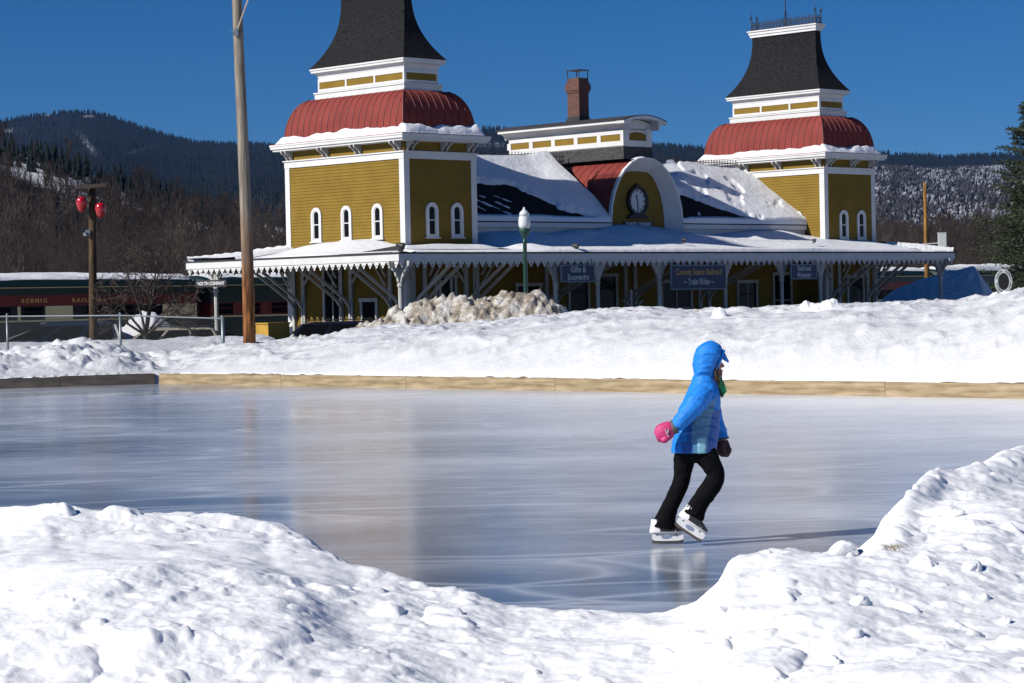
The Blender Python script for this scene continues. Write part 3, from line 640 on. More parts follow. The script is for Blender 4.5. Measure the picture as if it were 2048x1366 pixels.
# clock dormer: barrel roof, flared hood, panel
UCL = 18.55
hood = [(2.42, 4.55), (2.40, 5.2), (2.32, 5.8), (2.12, 6.4), (1.82, 6.95), (1.42, 7.40), (.95, 7.74), (.48, 7.92), (0, 7.97)]
full = [(-x, z) for x, z in hood] + [(x, z) for x, z in hood[::-1]][1:]
def scl(p, kx, dz): return [(x * kx, z if z < 4.6 else 4.55 + (z - 4.55) * dz) for x, z in p]
pan = [(1.78, 4.5), (1.78, 5.1), (1.72, 5.7), (1.56, 6.3), (1.30, 6.8), (1.02, 7.15), (.72, 7.33), (.36, 7.36), (0, 7.37)]
panf = [(-x, z) for x, z in pan] + [(x, z) for x, z in pan[::-1]][1:]
mb = MB(); mb.prism(panf, lambda p, s: (UCL + p[0], 4.78 if s == 0 else 4.9, p[1])); 
dm = mb.build('clock_dormer', M['yellow'], ST)
mb = MB(); n = len(full); vs = []
rim_in = [(x * .965, 4.55 + (z - 4.55) * .975) for x, z in full]
for L_, y in ((full, 4.14), (rim_in, 4.14), (panf, 4.76)): vs += [(UCL + x, y, z) for x, z in L_]
vs += [(UCL + x, 4.30, z) for x, z in full]
fs = []
for i in range(n - 1):
    fs += [(i, i + 1, n + i + 1, n + i), (n + i, n + i + 1, 2 * n + i + 1, 2 * n + i), (3 * n + i, 3 * n + i + 1, i + 1, i)]
mb.add(vs, fs); mb.build('hood', M['white'], dm, smooth=False)
mb = MB(); f2 = [(x * .985, 4.5 + (z - 4.5) * .985) for x, z in full]; vs = []
for y in (4.29, 8.9): vs += [(UCL + x, y, z) for x, z in f2]
mb.add(vs, [(i, i + 1, n + i + 1, n + i) for i in range(n - 1)]); mb.build('barrel_roof', M['red'], dm, smooth=True)
mb = MB()
for yy in np.arange(4.8, 8.6, .5): mb.tube([(UCL + x * 1.004, yy, 4.5 + (z - 4.5) * 1.003) for x, z in f2], .014, 4)
mb.build('roof_seam', M['redseam'], dm)
snow_cap('dormer_snow', (UCL - .75, 4.16, 7.93), (1.5, 0, 0), (0, .9, 0), 24, 14, lambda a, b, A, B: .16 * np.sin(a * pi) * np.sin(np.clip(b, 0, 1) * pi) ** .6 + .06 * fbm(A * 2, B * 2, 2) - .06 - .1 * np.abs(a - .5), dm)
# clock (its own thing, hung on the panel)
cu_, cz_ = UCL - .06, 6.02
def stloc(u, v, z):
    a = pi / 2 - HEAD; return Vector((-4.262 + u * cos(a) - v * sin(a), 90 + u * sin(a) + v * cos(a), z))
ck = empty('wall_clock', stloc(cu_, 4.76, cz_), pi / 2 - HEAD, 'large round clock with white dial on the ochre arched dormer', 'clock')
mb = MB(); ang = [2 * pi * k / 36 for k in range(36)]
mb.ring([(.66 * cos(a), .66 * sin(a)) for a in ang], [(.54 * cos(a), .54 * sin(a)) for a in ang], lambda p, s: (p[0], -.16 if s == 0 else .0, p[1]))
mb.prism([(-.62, -.80), (.62, -.80), (.68, -.74), (.52, -.66), (.34, -.56), (-.34, -.56), (-.52, -.66), (-.68, -.74)], lambda p, s: (p[0], -.15 if s == 0 else 0, p[1]))
mb.prism([(-.2, .62), (.2, .62), (.1, .74), (0, .80), (-.1, .74)], lambda p, s: (p[0], -.12 if s == 0 else 0, p[1]))
mb.build('case', M['iron'], ck)
mb = MB(); mb.prism([(.545 * cos(a), .545 * sin(a)) for a in ang], lambda p, s: (p[0], -.06 if s == 0 else -.01, p[1])); mb.build('dial', mat('clock_dial', (.55, .56, .58), .4), ck)
for h_ in range(12):
    mb = MB(); a = pi / 2 - h_ * pi / 6; r0, r1 = .40, .50
    mb.beam((r0 * cos(a), -.066, r0 * sin(a)), (r1 * cos(a), -.066, r1 * sin(a)), .006, .045 if h_ % 3 else .07, up=(-sin(a), 0, cos(a)))
    mb.build('hour_mark', M['iron'], ck)
def hand(name, ang_, l, w_):
    mb = MB(); d = (sin(ang_), cos(ang_)); n_ = (cos(ang_), -sin(ang_))
    P = [(-d[0] * .08 + n_[0] * w_ * .5, -d[1] * .08 + n_[1] * w_ * .5), (d[0] * l * .7 + n_[0] * w_, d[1] * l * .7 + n_[1] * w_), (d[0] * l, d[1] * l), (d[0] * l * .7 - n_[0] * w_, d[1] * l * .7 - n_[1] * w_), (-d[0] * .08 - n_[0] * w_ * .5, -d[1] * .08 - n_[1] * w_ * .5)]
    k = -.085 if name[0] == 'm' else -.075
    mb.prism(P, lambda p, s: (p[0], k if s == 0 else k + .008, p[1])); mb.build(name, M['iron'], ck)
hand('minute_hand', radians(176), .46, .028); hand('hour_hand', radians(-12), .33, .04)
# monitor (raised lantern) and chimney
m0, m1, q0, q1 = 17.62, 19.42, 4.68, 12.0
mb = MB(); shell(mb, m0, m1, q0, q1, [(.10, 7.9), (.02, 8.50)], cap=False); mo = mb.build('roof_lantern', mat('grey_shingle', (.03, .032, .034), .85, 0, 3, .01, 8, spec=.1, col2=(.085, .088, .09), stretch=(2, 2, 9)), ST)
mb = MB(); mb.box(m0 - .03, m1 + .03, q0 - .03, q1 + .03, 8.47, 9.28); mb.build('lantern_box', M['white'], mo)
mb = MB(); nn = 5; L_ = (q1 - q0) / nn
for i in range(nn): mb.box(m0 - .036, m0, q0 + i * L_ + .12, q0 + (i + 1) * L_ - .12, 8.72, 9.02)
pa = [(-.55, 8.74), (.55, 8.74), (.55, 9.02), (.35, 9.10), (0, 9.13), (-.35, 9.10), (-.55, 9.02)]
mb.prism(pa, lambda p, s: ((m0 + m1) / 2 + p[0], q0 - .036 if s == 0 else q0, p[1])); mb.build('panel', M['yellow'], mo)
mb = MB()
for z0, z1 in ((8.50, 8.72), (9.02, 9.22)): mb.box(m0 - .065, m0 - .03, q0 - .065, q1, z0, z1)
for i in range(nn + 1): mb.box(m0 - .065, m0 - .03, q0 + i * L_ - (.065 if i == 0 else .12), q0 + i * L_ + .12, 8.72, 9.02)
mb.box(m0 - .03, m1 + .03, q0 - .065, q0 - .03, 8.50, 8.74); mb.box(m0 - .03, m0 + .33, q0 - .065, q0 - .03, 8.74, 9.3); mb.box(m1 - .33, m1 + .03, q0 - .065, q0 - .03, 8.74, 9.3)
mb.build('panel_frame', M['white'], mo)
mc = (m0 + m1) / 2; W = (m1 - m0) / 2
def vault(h0, half, rise, n=12): return [(mc + half * (2 * i / n - 1), h0 + rise * (1 - (2 * i / n - 1) ** 2)) for i in range(n + 1)]
mb = MB(); lo = vault(9.5, W + .03, .17); mb.prism([(mc - W - .03, 9.2), (mc + W + .03, 9.2)] + lo[::-1], lambda p, s: (p[0], q0 - .03 if s == 0 else q1, p[1]))
lo = vault(9.46, W + .50, .24); up = vault(9.58, W + .52, .26)
cove = [(-.03, 9.2), (-.06, 9.30), (-.16, 9.40), (-.30, 9.46), (-.50, 9.48)]
for sg in (-1, 1):
    e = (m0 if sg < 0 else m1); mb.prism([(e - sg * o * 1.0, z) for o, z in cove] + [(e + sg * .5, 9.60), (e, 9.62)], lambda p, s: (p[0], q0 - .5 if s == 0 else q1 + .3, p[1]))
mb.prism(lo + up[::-1], lambda p, s: (p[0], q0 - .55 if s == 0 else q0 - .03, p[1]))
mb.build('eave_moulding', M['white'], mo)
mb = MB(); lo = vault(9.59, W + .54, .26); up = vault(9.62, W + .54, .26); mb.prism(lo + up[::-1], lambda p, s: (p[0], q0 - .56 if s == 0 else q1 + .4, p[1])); mb.build('vault_roof', M['asphalt'], mo)
mb = MB(); k0, k1, e0, e1 = 18.24, 18.88, 8.0, 8.75
mb.box(k0, k1, e0, e1, 7.5, 11.85); mb.box(k0 - .04, k1 + .04, e0 - .04, e1 + .04, 11.18, 11.28); mb.box(k0 - .08, k1 + .08, e0 - .08, e1 + .08, 11.28, 11.55); mb.box(k0 - .04, k1 + .04, e0 - .04, e1 + .04, 11.55, 11.66)
ch = mb.build('chimney', M['brick'], ST)
mb = MB(); 
for x in (k0 + .02, k1 - .02):
    for y in (e0 + .02, e1 - .02): mb.beam((x, y, 11.85), (x, y, 12.2), .03, .03)
mb.box(k0 - .04, k1 + .04, e0 - .04, e1 + .04, 12.2, 12.23); mb.build('chimney_cap', M['iron'], ch)
mb = MB(); mb.box(k0 - .012, k1 + .012, e0 - .012, e1 + .012, 9.5, 10.08); mb.box(k0 - .06, k1 + .06, e0 - .06, e1 + .06, 9.6, 9.98); mb.build('flashing', M['asphalt'], ch)

# ---- canopy
UE, VEe = 36.04, 13.63; ZE = 3.56
uA, uB, vA, vB = TU, TU + SEP + LU, TV, TV + LV
zi = 3.98
mb = MB()
mb.add([(0, 0, ZE), (UE, 0, ZE), (UE, VEe, ZE), (0, VEe, ZE), (uA, vA, zi), (uB, vA, zi), (uB, vB, zi), (uA, vB, zi), (UC0, VW, zi + .24), (UC1, VW, zi + .24), (UC0, vA, zi), (UC1, vA, zi)],
       [(0, 1, 5, 11, 10, 4), (1, 2, 6, 5), (2, 3, 7, 6), (3, 0, 4, 7), (10, 11, 9, 8)])
mb.add([(0, 0, ZE - .05), (UE, 0, ZE - .05), (UE, VEe, ZE - .05), (0, VEe, ZE - .05), (uA, vA, ZE + .2), (uB, vA, ZE + .2), (uB, vB, ZE + .2), (uA, vB, ZE + .2), (UC0, VW, ZE + .25), (UC1, VW, ZE + .25), (UC0, vA, ZE + .2), (UC1, vA, ZE + .2)],
       [(0, 1, 5, 11, 10, 4), (1, 2, 6, 5), (2, 3, 7, 6), (3, 0, 4, 7), (10, 11, 9, 8)], 1)
hoop(mb, -.06, UE + .06, -.06, VEe + .06, ZE - .03, ZE + .035, .1, 0)
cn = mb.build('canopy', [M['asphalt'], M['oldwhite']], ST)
mb = MB(); hoop(mb, -.03, UE + .03, -.03, VEe + .03, ZE - .30, ZE - .03, .05)
mb.build('fascia', M['white'], cn)
def fringe(mb, a, b, n, nrm):
    a = np.array(a); b = np.array(b); t = (b - a) / n; L_ = np.linalg.norm(t); u = t / L_
    for i in range(n):
        o = a + t * i; z = ZE - .30
        P = [(0, z), (L_, z), (L_, z - .05), (L_ * .90, z - .05), (L_ * .80, z - .13), (L_ * .66, z - .17), (L_ * .60, z - .24), (L_ * .5, z - .27), (L_ * .40, z - .24), (L_ * .34, z - .17), (L_ * .20, z - .13), (L_ * .10, z - .05), (0, z - .05)]
        C_ = [(L_ * .5, z - .12)]; hole = [(L_ * .5 + .028 * cos(k * pi / 3), z - .15 + .028 * sin(k * pi / 3)) for k in range(6)]
        mb.prism(P, lambda p, s: (o[0] + u[0] * p[0] + nrm[0] * (.0 if s == 0 else .03), o[1] + u[1] * p[0] + nrm[1] * (.0 if s == 0 else .03), p[1]))
        mb.prism(hole, lambda p, s: (o[0] + u[0] * p[0] - nrm[0] * .002, o[1] + u[1] * p[0] - nrm[1] * .002, p[1]) if s == 0 else (o[0] + u[0] * p[0] + nrm[0] * .032, o[1] + u[1] * p[0] + nrm[1] * .032, p[1]), m=1)
mb = MB(); fringe(mb, (0, VEe), (0, 0), 36, (1, 0)); fringe(mb, (0, 0), (UE, 0), 94, (0, 1)); fringe(mb, (UE, 0), (UE, VEe), 36, (-1, 0)); fringe(mb, (UE, VEe), (0, VEe), 94, (0, -1))
mb.build('scalloped_valance', [M['white'], M['dark']], cn)
# posts with flared carved brackets at the canopy edge
def post(u, v, along, lab=None):
    mb = MB(); s = .085
    prof = [(s * 1.5, GZ), (s * 1.5, GZ + .5), (s * 1.15, GZ + .55), (s, GZ + .6), (s, 2.25), (s * 1.3, 2.27), (s * 1.45, 2.32), (s * 1.3, 2.37), (s * 1.05, 2.40), (s * 1.05, 3.5)]
    vs = []; n_ = 8
    for r, z in prof:
        for k in range(n_): a = pi / 8 + k * pi / 4; vs.append((u + r * cos(a) * 1.06, v + r * sin(a) * 1.06, z))
    mb.add(vs, [(i * n_ + k, i * n_ + (k + 1) % n_, (i + 1) * n_ + (k + 1) % n_, (i + 1) * n_ + k) for i in range(len(prof) - 1) for k in range(n_)])
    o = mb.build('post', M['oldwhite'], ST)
    b = MB(); wing = [(0.05, 2.40), (.13, 2.46), (.15, 2.60), (.24, 2.70), (.27, 2.82), (.38, 2.90), (.44, 3.02), (.56, 3.08), (.60, 3.2), (.60, 3.26), (.05, 3.26)]
    for sg in (-1, 1):
        for ax in along:
            b.prism(wing, (lambda p, s_, sg=sg, ax=ax: (u + sg * p[0], v + (-.05 if s_ == 0 else .05), p[1]) if ax == 'u' else (u + (-.05 if s_ == 0 else .05), v + sg * p[0], p[1])))
    b.build('carved_bracket', M['oldwhite'], o)
for u in (8.73, 11.23, 15.02, 19.32, 23.21, 25.98, 29.9): 
    if u < 29: post(u, .30, 'u')
post(.35, .35, 'uv'); post(35.4, .35, 'uv'); post(.35, 12.1, 'v'); post(35.4, 12.1, 'v')
for u in (8.73, 15, 21, 27): post(u, 13.3, 'u')
# wall posts and long paired braces
def brace_pair(c, side):
    for d in (-.27, .27):
        mb = MB()
        if side == 's': f = lambda o, z: (c + d, vA - o, z)
        elif side == 'w': f = lambda o, z: (uA - o, c + d, z)
        elif side == 'e': f = lambda o, z: (uB + o, c + d, z)
        else: f = lambda o, z: (c + d, VW - o, z)
        far = 2.75 if side != 'c' else 4.35
        for a, b in (((.10, .3), (.10, 1.55)), ((.10, 1.50), (.42, 1.90)), ((.40, 1.87), (far, 3.42))):
            mb.beam(f(*a), f(*b), .10, .11)
        mb.build('long_brace', M['oldwhite'], ST)
    mb = MB()
    if side == 's': mb.box(c - .42, c - .27 + .06, vA - .11, vA - .03, GZ, 3.6); mb.box(c + .21, c + .42, vA - .11, vA - .03, GZ, 3.6)
    elif side == 'w': mb.box(uA - .11, uA - .03, c - .42, c - .21, GZ, 3.6); mb.box(uA - .11, uA - .03, c + .21, c + .42, GZ, 3.6)
    elif side == 'e': mb.box(uB + .03, uB + .11, c - .42, c - .21, GZ, 3.6); mb.box(uB + .03, uB + .11, c + .21, c + .42, GZ, 3.6)
    else: mb.box(c - .42, c - .21, VW - .11, VW - .03, GZ, 3.8); mb.box(c + .21, c + .42, VW - .11, VW - .03, GZ, 3.8)
    # short braces along the wall
    for sg in (-1, 1):
        for dz in (0, .42):
            if side in 's': mb.beam((c + sg * .45, vA - .20, 2.35 + dz * .9), (c + sg * (1.35 - dz), vA - .20, 3.45), .07, .08)
            elif side == 'w': mb.beam((uA - .20, c + sg * .45, 2.35 + dz * .9), (uA - .20, c + sg * (1.35 - dz), 3.45), .07, .08)
    mb.build('wall_post', M['oldwhite'], ST)
for c in (9.85, 6.75, 3.65): brace_pair(c, 'w')
for c in (3.65, 6.55, 30.5, 33.35): brace_pair(c, 's')
for c in (12.9, 17.9, 22.9): brace_pair(c, 'c')
for c in (4.0, 9.6): brace_pair(c, 'e')
# doors and windows below the canopy
def opening(name, side, c, w_, z0, z1, k, door=False, glass='glass', curtain=False, split=False):
    mb = MB(); t = .13
    f = (lambda a, d, z: (c + a, k - d, z)) if side == 's' else (lambda a, d, z: (k - d, c + a, z))
    def bx(a0, a1, d0, d1, za, zb, m=0):
        p, q = f(a0, d0, za), f(a1, d1, zb); mb.box(min(p[0], q[0]), max(p[0], q[0]), min(p[1], q[1]), max(p[1], q[1]), za, zb, m)
    bx(-w_ / 2, w_ / 2, .024, .035, z0, z1, 1)
    bx(-w_ / 2 - t, -w_ / 2, .02, .09, z0, z1); bx(w_ / 2, w_ / 2 + t, .02, .09, z0, z1); bx(-w_ / 2 - t - .04, w_ / 2 + t + .04, .02, .12, z1, z1 + t + .02)
    if not door: bx(-w_ / 2 - t - .05, w_ / 2 + t + .05, .02, .16, z0 - .07, z0); bx(-w_ / 2, w_ / 2, .036, .06, (z0 + z1) / 2 - .025, (z0 + z1) / 2 + .025)
    else:
        bx(-w_ / 2, w_ / 2, .036, .06, z0, z0 + .7, 2); bx(-w_ / 2, -w_ / 2 + .09, .036, .06, z0 + .7, z1, 2); bx(w_ / 2 - .09, w_ / 2, .036, .06, z0 + .7, z1, 2); bx(-w_ / 2 + .09, w_ / 2 - .09, .036, .06, z1 - .55, z1 - .48, 2)
    if split: bx(-.03, .03, .036, .07, z0, z1)
    if curtain:
        for i in range(7):
            a = -w_ / 2 + .06 + i * (w_ - .12) / 7; bx(a, a + (w_ - .12) / 9, .036, .045, z0, z0 + .5 + .12 * (i % 3), 3)
    return mb.build(name, [M['oldwhite'], M[glass], M['dark'], M['lampglass']], ST)
opening('door', 'w', 7.62, 1.02, GZ, 3.05, uA, True, curtain=True, split=True)
opening('window', 'w', 5.33, .82, GZ + .2, 1.72, uA, curtain=True)
opening('door', 's', 5.0, .70, GZ, 2.62, uA, True); opening('window', 's', 4.98 + .25, .74, .6, 2.62, vA)
opening('window', 's', 11.5, 1.3, .4, 2.25, VW); opening('door', 's', 13.9 + .7, 1.1, GZ, 2.5, VW, True, curtain=True)
opening('door', 's', 16.4, 1.1, GZ, 2.62, VW, True, curtain=True); opening('window', 's', 21.0, 1.9, .0, 2.3, VW, split=True, curtain=True)
opening('door', 's', 26.0, 1.25, GZ, 2.25, VW, True, curtain=True, split=True); opening('window', 's', 28.6, 1.2, .2, 2.6, VW, split=True)
opening('window', 's', 32.1, 1.1, .0, 2.4, vA); 
for i, o in enumerate([x for x in COL.objects if x.parent is ST and x.name.startswith('door')]): pass

# snow on the canopy
def can_a(a, b, A, B):
    u = a * UE; v = B; n = fbm(A * .32, B * .4, 4, 4); mnd = np.interp(u, [0, 3.2, 7.0, 8.5, 13, 16.5, 20, 23, 25.5, 28, 30, 33, 36], [.0, .0, .05, .34, .42, .60, .52, .42, .62, .44, .30, .25, .05])
    prof_ = ss(0, .15, v) * (.18 + .82 * ss(0, 4.2, v))
    t = mnd * prof_ * (1 + .45 * n) + .04
    w_ = 1 - ss(6.9, 8.2, u); patch = .5 + .5 * fbm(A * .55 + 2, B * 1.1, 3, 2); bare = w_ * (ss(.42, .56, np.abs(patch - .1 * (v < 1.2))) * -.0)
    strip = np.where(v < 1.0 + .5 * np.sin(u * 1.1), .05, -.08); mid = .17 * np.exp(-((v - 2.2) / .55) ** 2) * ss(1.2, 2, u) * (1 - ss(6.2, 7.6, u)) - .05
    tl = np.maximum(np.where((v < .75) & (u > .9), .035 + .03 * n, -.08), mid * (1 + n))
    t = t * (1 - w_) + tl * w_
    e = (1 - ss(33.0, 34.6, u) * (1 - .0)) * 1.0
    t = np.where(u > 33.5, np.where((v < .9) & (u < 35.6), .05 * ss(34.2, 34.6, u), -.08) , t) * 1.0
    return t * ss(0, .08, B) - .0
def can_grid(name, P00, P10, P01, P11, nx, ny, th):
    a, b = np.meshgrid(np.linspace(0, 1, nx), np.linspace(0, 1, ny)); P = ((1 - a) * (1 - b))[..., None] * P00 + (a * (1 - b))[..., None] * P10 + ((1 - a) * b)[..., None] * P01 + (a * b)[..., None] * P11
    t = th(P[..., 0], P[..., 1]); P = P.reshape(-1, 3).copy(); t = np.maximum(t, -.05).reshape(-1); P[:, 2] += t
    fs = gridfaces(ny, nx); keep = (t[fs] > -.049).any(1); return npmesh(name, P, fs[keep], M['snowroof'], cn)
A3 = lambda *p: np.array(p, float)
def thA(U_, V_): 
    b = V_ / 4.7; return can_a(U_ / UE, b, U_, V_)
can_grid('canopy_snow', A3(0, 0, ZE + .03), A3(UE, 0, ZE + .03), A3(0, vA, zi), A3(UE, vA, zi), 420, 50, lambda U_, V_: np.where((U_ < V_ + .1) | (U_ > UE - V_ - .1), -1, thA(U_, V_)))
can_grid('canopy_snow', A3(UC0, vA, zi), A3(UC1, vA, zi), A3(UC0, VW, zi + .24), A3(UC1, VW, zi + .24), 300, 26, thA)
def thB(U_, V_):
    n = fbm(V_ * .35 + 5, U_ * .5, 4, 3); m_ = np.exp(-((V_ - 6.6) / 2.6) ** 4) * .34; t = m_ * ss(0, .2, U_) * (.25 + .75 * ss(0, 2.4, U_)) * (1 + .35 * n) - .035
    t = np.maximum(t, np.where((V_ > 10.2), .13 + .06 * n, -1)); t = np.maximum(t, np.where((U_ < .5) & (V_ < 3.6) & (V_ > .3), .02, -1))
    return np.where((V_ < U_ - .0) | (VEe - V_ < U_), -1, t)
can_grid('canopy_snow', A3(0, 0, ZE + .03), A3(0, VEe, ZE + .03), A3(uA, 0, zi), A3(uA, VEe, zi), 140, 60, thB)
can_grid('canopy_snow', A3(uA - 3.05, vB, zi), A3(uB + 3, vB, zi), A3(0, VEe, ZE + .03), A3(UE, VEe, ZE + .03), 120, 20, lambda U_, V_: np.where((VEe - V_ > U_) | (VEe - V_ > UE - U_), -1, .22 + .1 * fbm(U_ * .4, V_ * .4, 3)))
can_grid('canopy_snow', A3(UE, 0, ZE + .03), A3(UE, VEe, ZE + .03), A3(uB, 0, zi), A3(uB, VEe, zi), 80, 30, lambda U_, V_: np.where((V_ < UE - U_) | (VEe - V_ < UE - U_), -1, .2 + .1 * fbm(U_ * .4, V_ * .4, 3)))
# hedge against light leaks: floor of the platform
mb = MB(); mb.box(.2, UE - .2, .2, VEe - .2, -1.1, GZ + .03); mb.build('platform', mat('wet_platform', (.045, .042, .04), .6, .3, 1), ST)
# back rooms are closed by a dark inner box so nothing shines through the glass
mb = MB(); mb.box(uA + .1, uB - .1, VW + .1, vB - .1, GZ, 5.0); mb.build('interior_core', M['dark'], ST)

# ---- hanging signs
def hang_sign(u, z0, z1, w_, lines, lab, v=-.10):
    e = empty('hanging_sign', stloc(u, v, (z0 + z1) / 2), pi / 2 - HEAD, lab, 'sign', 'navy signs hung from the canopy edge')
    h_ = z1 - z0; mb = MB(); mb.box(-w_ / 2, w_ / 2, -.03, .03, -h_ / 2, h_ / 2); mb.build('board', M['navy'], e)
    mb = MB(); t = .035
    mb.box(-w_ / 2 - .01, w_ / 2 + .01, -.04, .035, h_ / 2 - t, h_ / 2 + .01); mb.box(-w_ / 2 - .01, w_ / 2 + .01, -.04, .035, -h_ / 2 - .01, -h_ / 2 + t)
    mb.box(-w_ / 2 - .01, -w_ / 2 + t, -.04, .035, -h_ / 2 + t, h_ / 2 - t); mb.box(w_ / 2 - t, w_ / 2 + .01, -.04, .035, -h_ / 2 + t, h_ / 2 - t); mb.build('frame', mat('sign_border', (.20, .24, .27), .6), e)
    for txt, size, zz, m_, sx in lines: text_mesh('lettering', txt, size, m_, e, (0, -.036, zz), (1, 0, 0), (0, 0, 1), bold=.012, sx=sx)
    mb = MB()
    for x in (-w_ / 2 + .15, w_ / 2 - .15): mb.tube([(x, 0, h_ / 2), (x, 0, h_ / 2 + .25)], .012, 5)
    mb.build('hanger', M['iron'], e)
LW = mat('pale_lettering', (.42, .45, .47), .6)
hang_sign(9.65, 2.36, 3.06, 1.95, [('Gifts &', .34, .15, LW, .95), ('Souvenirs', .34, -.16, LW, .95)], 'navy hanging sign reading Gifts & Souvenirs')
hang_sign(17.1, 1.97, 3.02, 3.55, [('Conway Scenic Railroad', .37, .22, M['gold'], .83), ('~ Train Rides ~', .37, -.20, LW, .83)], 'wide navy hanging sign reading Conway Scenic Railroad Train Rides')
hang_sign(24.3, 2.35, 3.02, 1.85, [('Railroad', .32, .15, LW, .9), ('Museum', .32, -.15, LW, .9)], 'navy hanging sign reading Railroad Museum')
def name_board(loc, rz, w_, h_, lab, size):
    e = empty('name_board', loc, rz, lab, 'sign')
    mb = MB(); mb.box(-w_ / 2, w_ / 2, -.03, .03, -h_ / 2, h_ / 2); mb.build('board', M['iron'], e)
    text_mesh('lettering', 'NORTH CONWAY', size, mat('white_lettering', (.62, .64, .64), .5), e, (0, -.036, 0), (1, 0, 0), (0, 0, 1), bold=.006, sx=.84)
    mb = MB()
    for x in (-w_ / 2 + .05, w_ / 2 - .05): mb.box(x - .02, x + .02, .03, .06, -h_ / 2, h_ / 2)
    mb.build('back_batten', M['iron'], e)
name_board(stloc(cu_ + .05, 4.72, 4.98), pi / 2 - HEAD, 1.95, .24, 'black board reading NORTH CONWAY under the dormer clock', .235)
name_board(stloc(-.15, 11.75, 2.62), -HEAD + .28, 1.62, .30, 'black board reading NORTH CONWAY on the far left white canopy post', .20)
# crossbuck on the platform
e = empty('crossbuck', stloc(14.0, .9, GZ), pi / 2 - HEAD, 'weathered white crossed boards on the platform under the canopy', 'railroad crossing sign')
mb = MB(); mb.beam((-.6, 0, 1.35), (.6, 0, 2.05), .03, .14, up=(0, 1, 0)); mb.build('board', M['oldwhite'], e)
mb = MB(); mb.beam((-.6, .035, 2.05), (.6, .035, 1.35), .03, .14, up=(0, 1, 0)); mb.build('board', M['oldwhite'], e)
mb = MB(); mb.box(-.05, .05, .06, .14, 0, 2.5); mb.build('post', M['oldwhite'], e)
# floodlights on the canopy roof
def flood(u, v, z, lab, s=1):
    e = empty('floodlight', stloc(u, v, z), pi / 2 - HEAD + .3, lab, 'floodlight', 'small lamps on the canopy roof')
    mb = MB(); mb.tube([(0, 0, 0), (0, 0, .16 * s)], .02, 5); mb.box(-.05, .05, -.05, .05, 0, .03); mb.build('bracket', M['iron'], e)
    mb = MB(); mb.tube([(-.02, .10 * s, .20 * s), (0, -.02, .18 * s), (.02, -.14 * s, .14 * s)], [.05 * s, .09 * s, .12 * s], 10); mb.build('lamp_head', M['iron'], e)
flood(.35, .35, ZE + .08, 'black round lamp on the canopy corner below the near tower', 1.25); flood(9.9, .3, ZE + .1, 'small dark lamp on the snowy canopy edge above the Gifts sign', 1.1); flood(17.3, .9, ZE + .45, 'small dark lamp in the canopy snow above the Train Rides sign', .8); flood(26.3, .9, ZE + .45, 'small dark lamp in the canopy snow left of the far tower', .8)
# lightning rod, vent
p = stloc(8.2, 7.5, 7.0); mb = MB(); mb.tube([(0, 0, 0), (0, 0, 4.35)], [.02, .008], 5); o = mb.build('antenna', M['iron']); o.location = p; tag(o, 'thin dark aerial rising behind the near tower roof', 'antenna')

# ------------------------------------------------------------------ skater
K = 1.65 / 495.4
def pl(px, py, y=0.):  # measured on the photograph, in the skater's own plane
    return Vector(((px - 1385 + (1090 - py) * .0209) * K, y, (1090 - py) * K))
f0 = onz(1385, 1090, 0)
PR = empty('person', (f0[0], f0[1], 0), 0, 'child in blue hooded jacket, black trousers and pink mitten skating on the ice', 'person')
def remesh(mb, name, m, parent, vox, smooth=4, disp=None, mats=None, pick=None):
    o = mb.build(name + '_src', None, fix=True)
    r = o.modifiers.new('r', 'REMESH'); r.mode = 'VOXEL'; r.voxel_size = vox
    s = o.modifiers.new('s', 'SMOOTH'); s.iterations = smooth; s.factor = .5
    dg = bpy.context.evaluated_depsgraph_get(); dg.update(); me = bpy.data.meshes.new_from_object(o.evaluated_get(dg)); bpy.data.objects.remove(o)
    me.name = name; me.materials.clear(); q = link(name, me, m, parent, True)
    n = len(me.vertices); co = np.empty(n * 3); me.vertices.foreach_get('co', co); co = co.reshape(-1, 3)
    if disp:
        no = np.empty(n * 3); me.vertex_normals.foreach_get('vector', no); co = co + no.reshape(-1, 3) * disp(co)[:, None]; me.vertices.foreach_set('co', co.ravel()); me.update()
    if pick:
        c = np.empty(len(me.polygons) * 3); me.polygons.foreach_get('center', c); me.polygons.foreach_set('material_index', pick(c.reshape(-1, 3)).astype(np.int32))
    return q
def limb(mb, pts, n=14):
    """pts = (px, py, y, r) or (.., rx(fore-aft), ry(sideways)); smoothed"""
    P = []; 
    for i in range(len(pts) - 1):
        p0 = pts[max(i - 1, 0)]; p1 = pts[i]; p2 = pts[i + 1]; p3 = pts[min(i + 2, len(pts) - 1)]
        for s in np.linspace(0, 1, 5)[:-1]:
            q = [.5 * ((2 * b) + (-a + c) * s + (2 * a - 5 * b + 4 * c - d) * s * s + (-a + 3 * b - 3 * c + d) * s ** 3) for a, b, c, d in zip(p0, p1, p2, p3)]; P.append(q)
    P.append(list(pts[-1]))
    vs = []
    for i, p in enumerate(P):
        a = pl(*P[max(i - 1, 0)][:3]); b = pl(*P[min(i + 1, len(P) - 1)][:3]); d = (b - a).normalized(); c = pl(*p[:3])
        side = Vector((0, 1, 0)); fwd = side.cross(d).normalized(); sd = d.cross(fwd).normalized(); rx, ry = (p[3], p[4]) if len(p) > 4 else (p[3], p[3])
        for k in range(n): t = 2 * pi * k / n; vs.append(c + fwd * cos(t) * rx * K + sd * sin(t) * ry * K)
    m_ = len(P); mb.add(vs, [(i * n + k, i * n + (k + 1) % n, (i + 1) * n + (k + 1) % n, (i + 1) * n + k) for i in range(m_ - 1) for k in range(n)] + [tuple(range(n - 1, -1, -1)), tuple((m_ - 1) * n + k for k in range(n))])
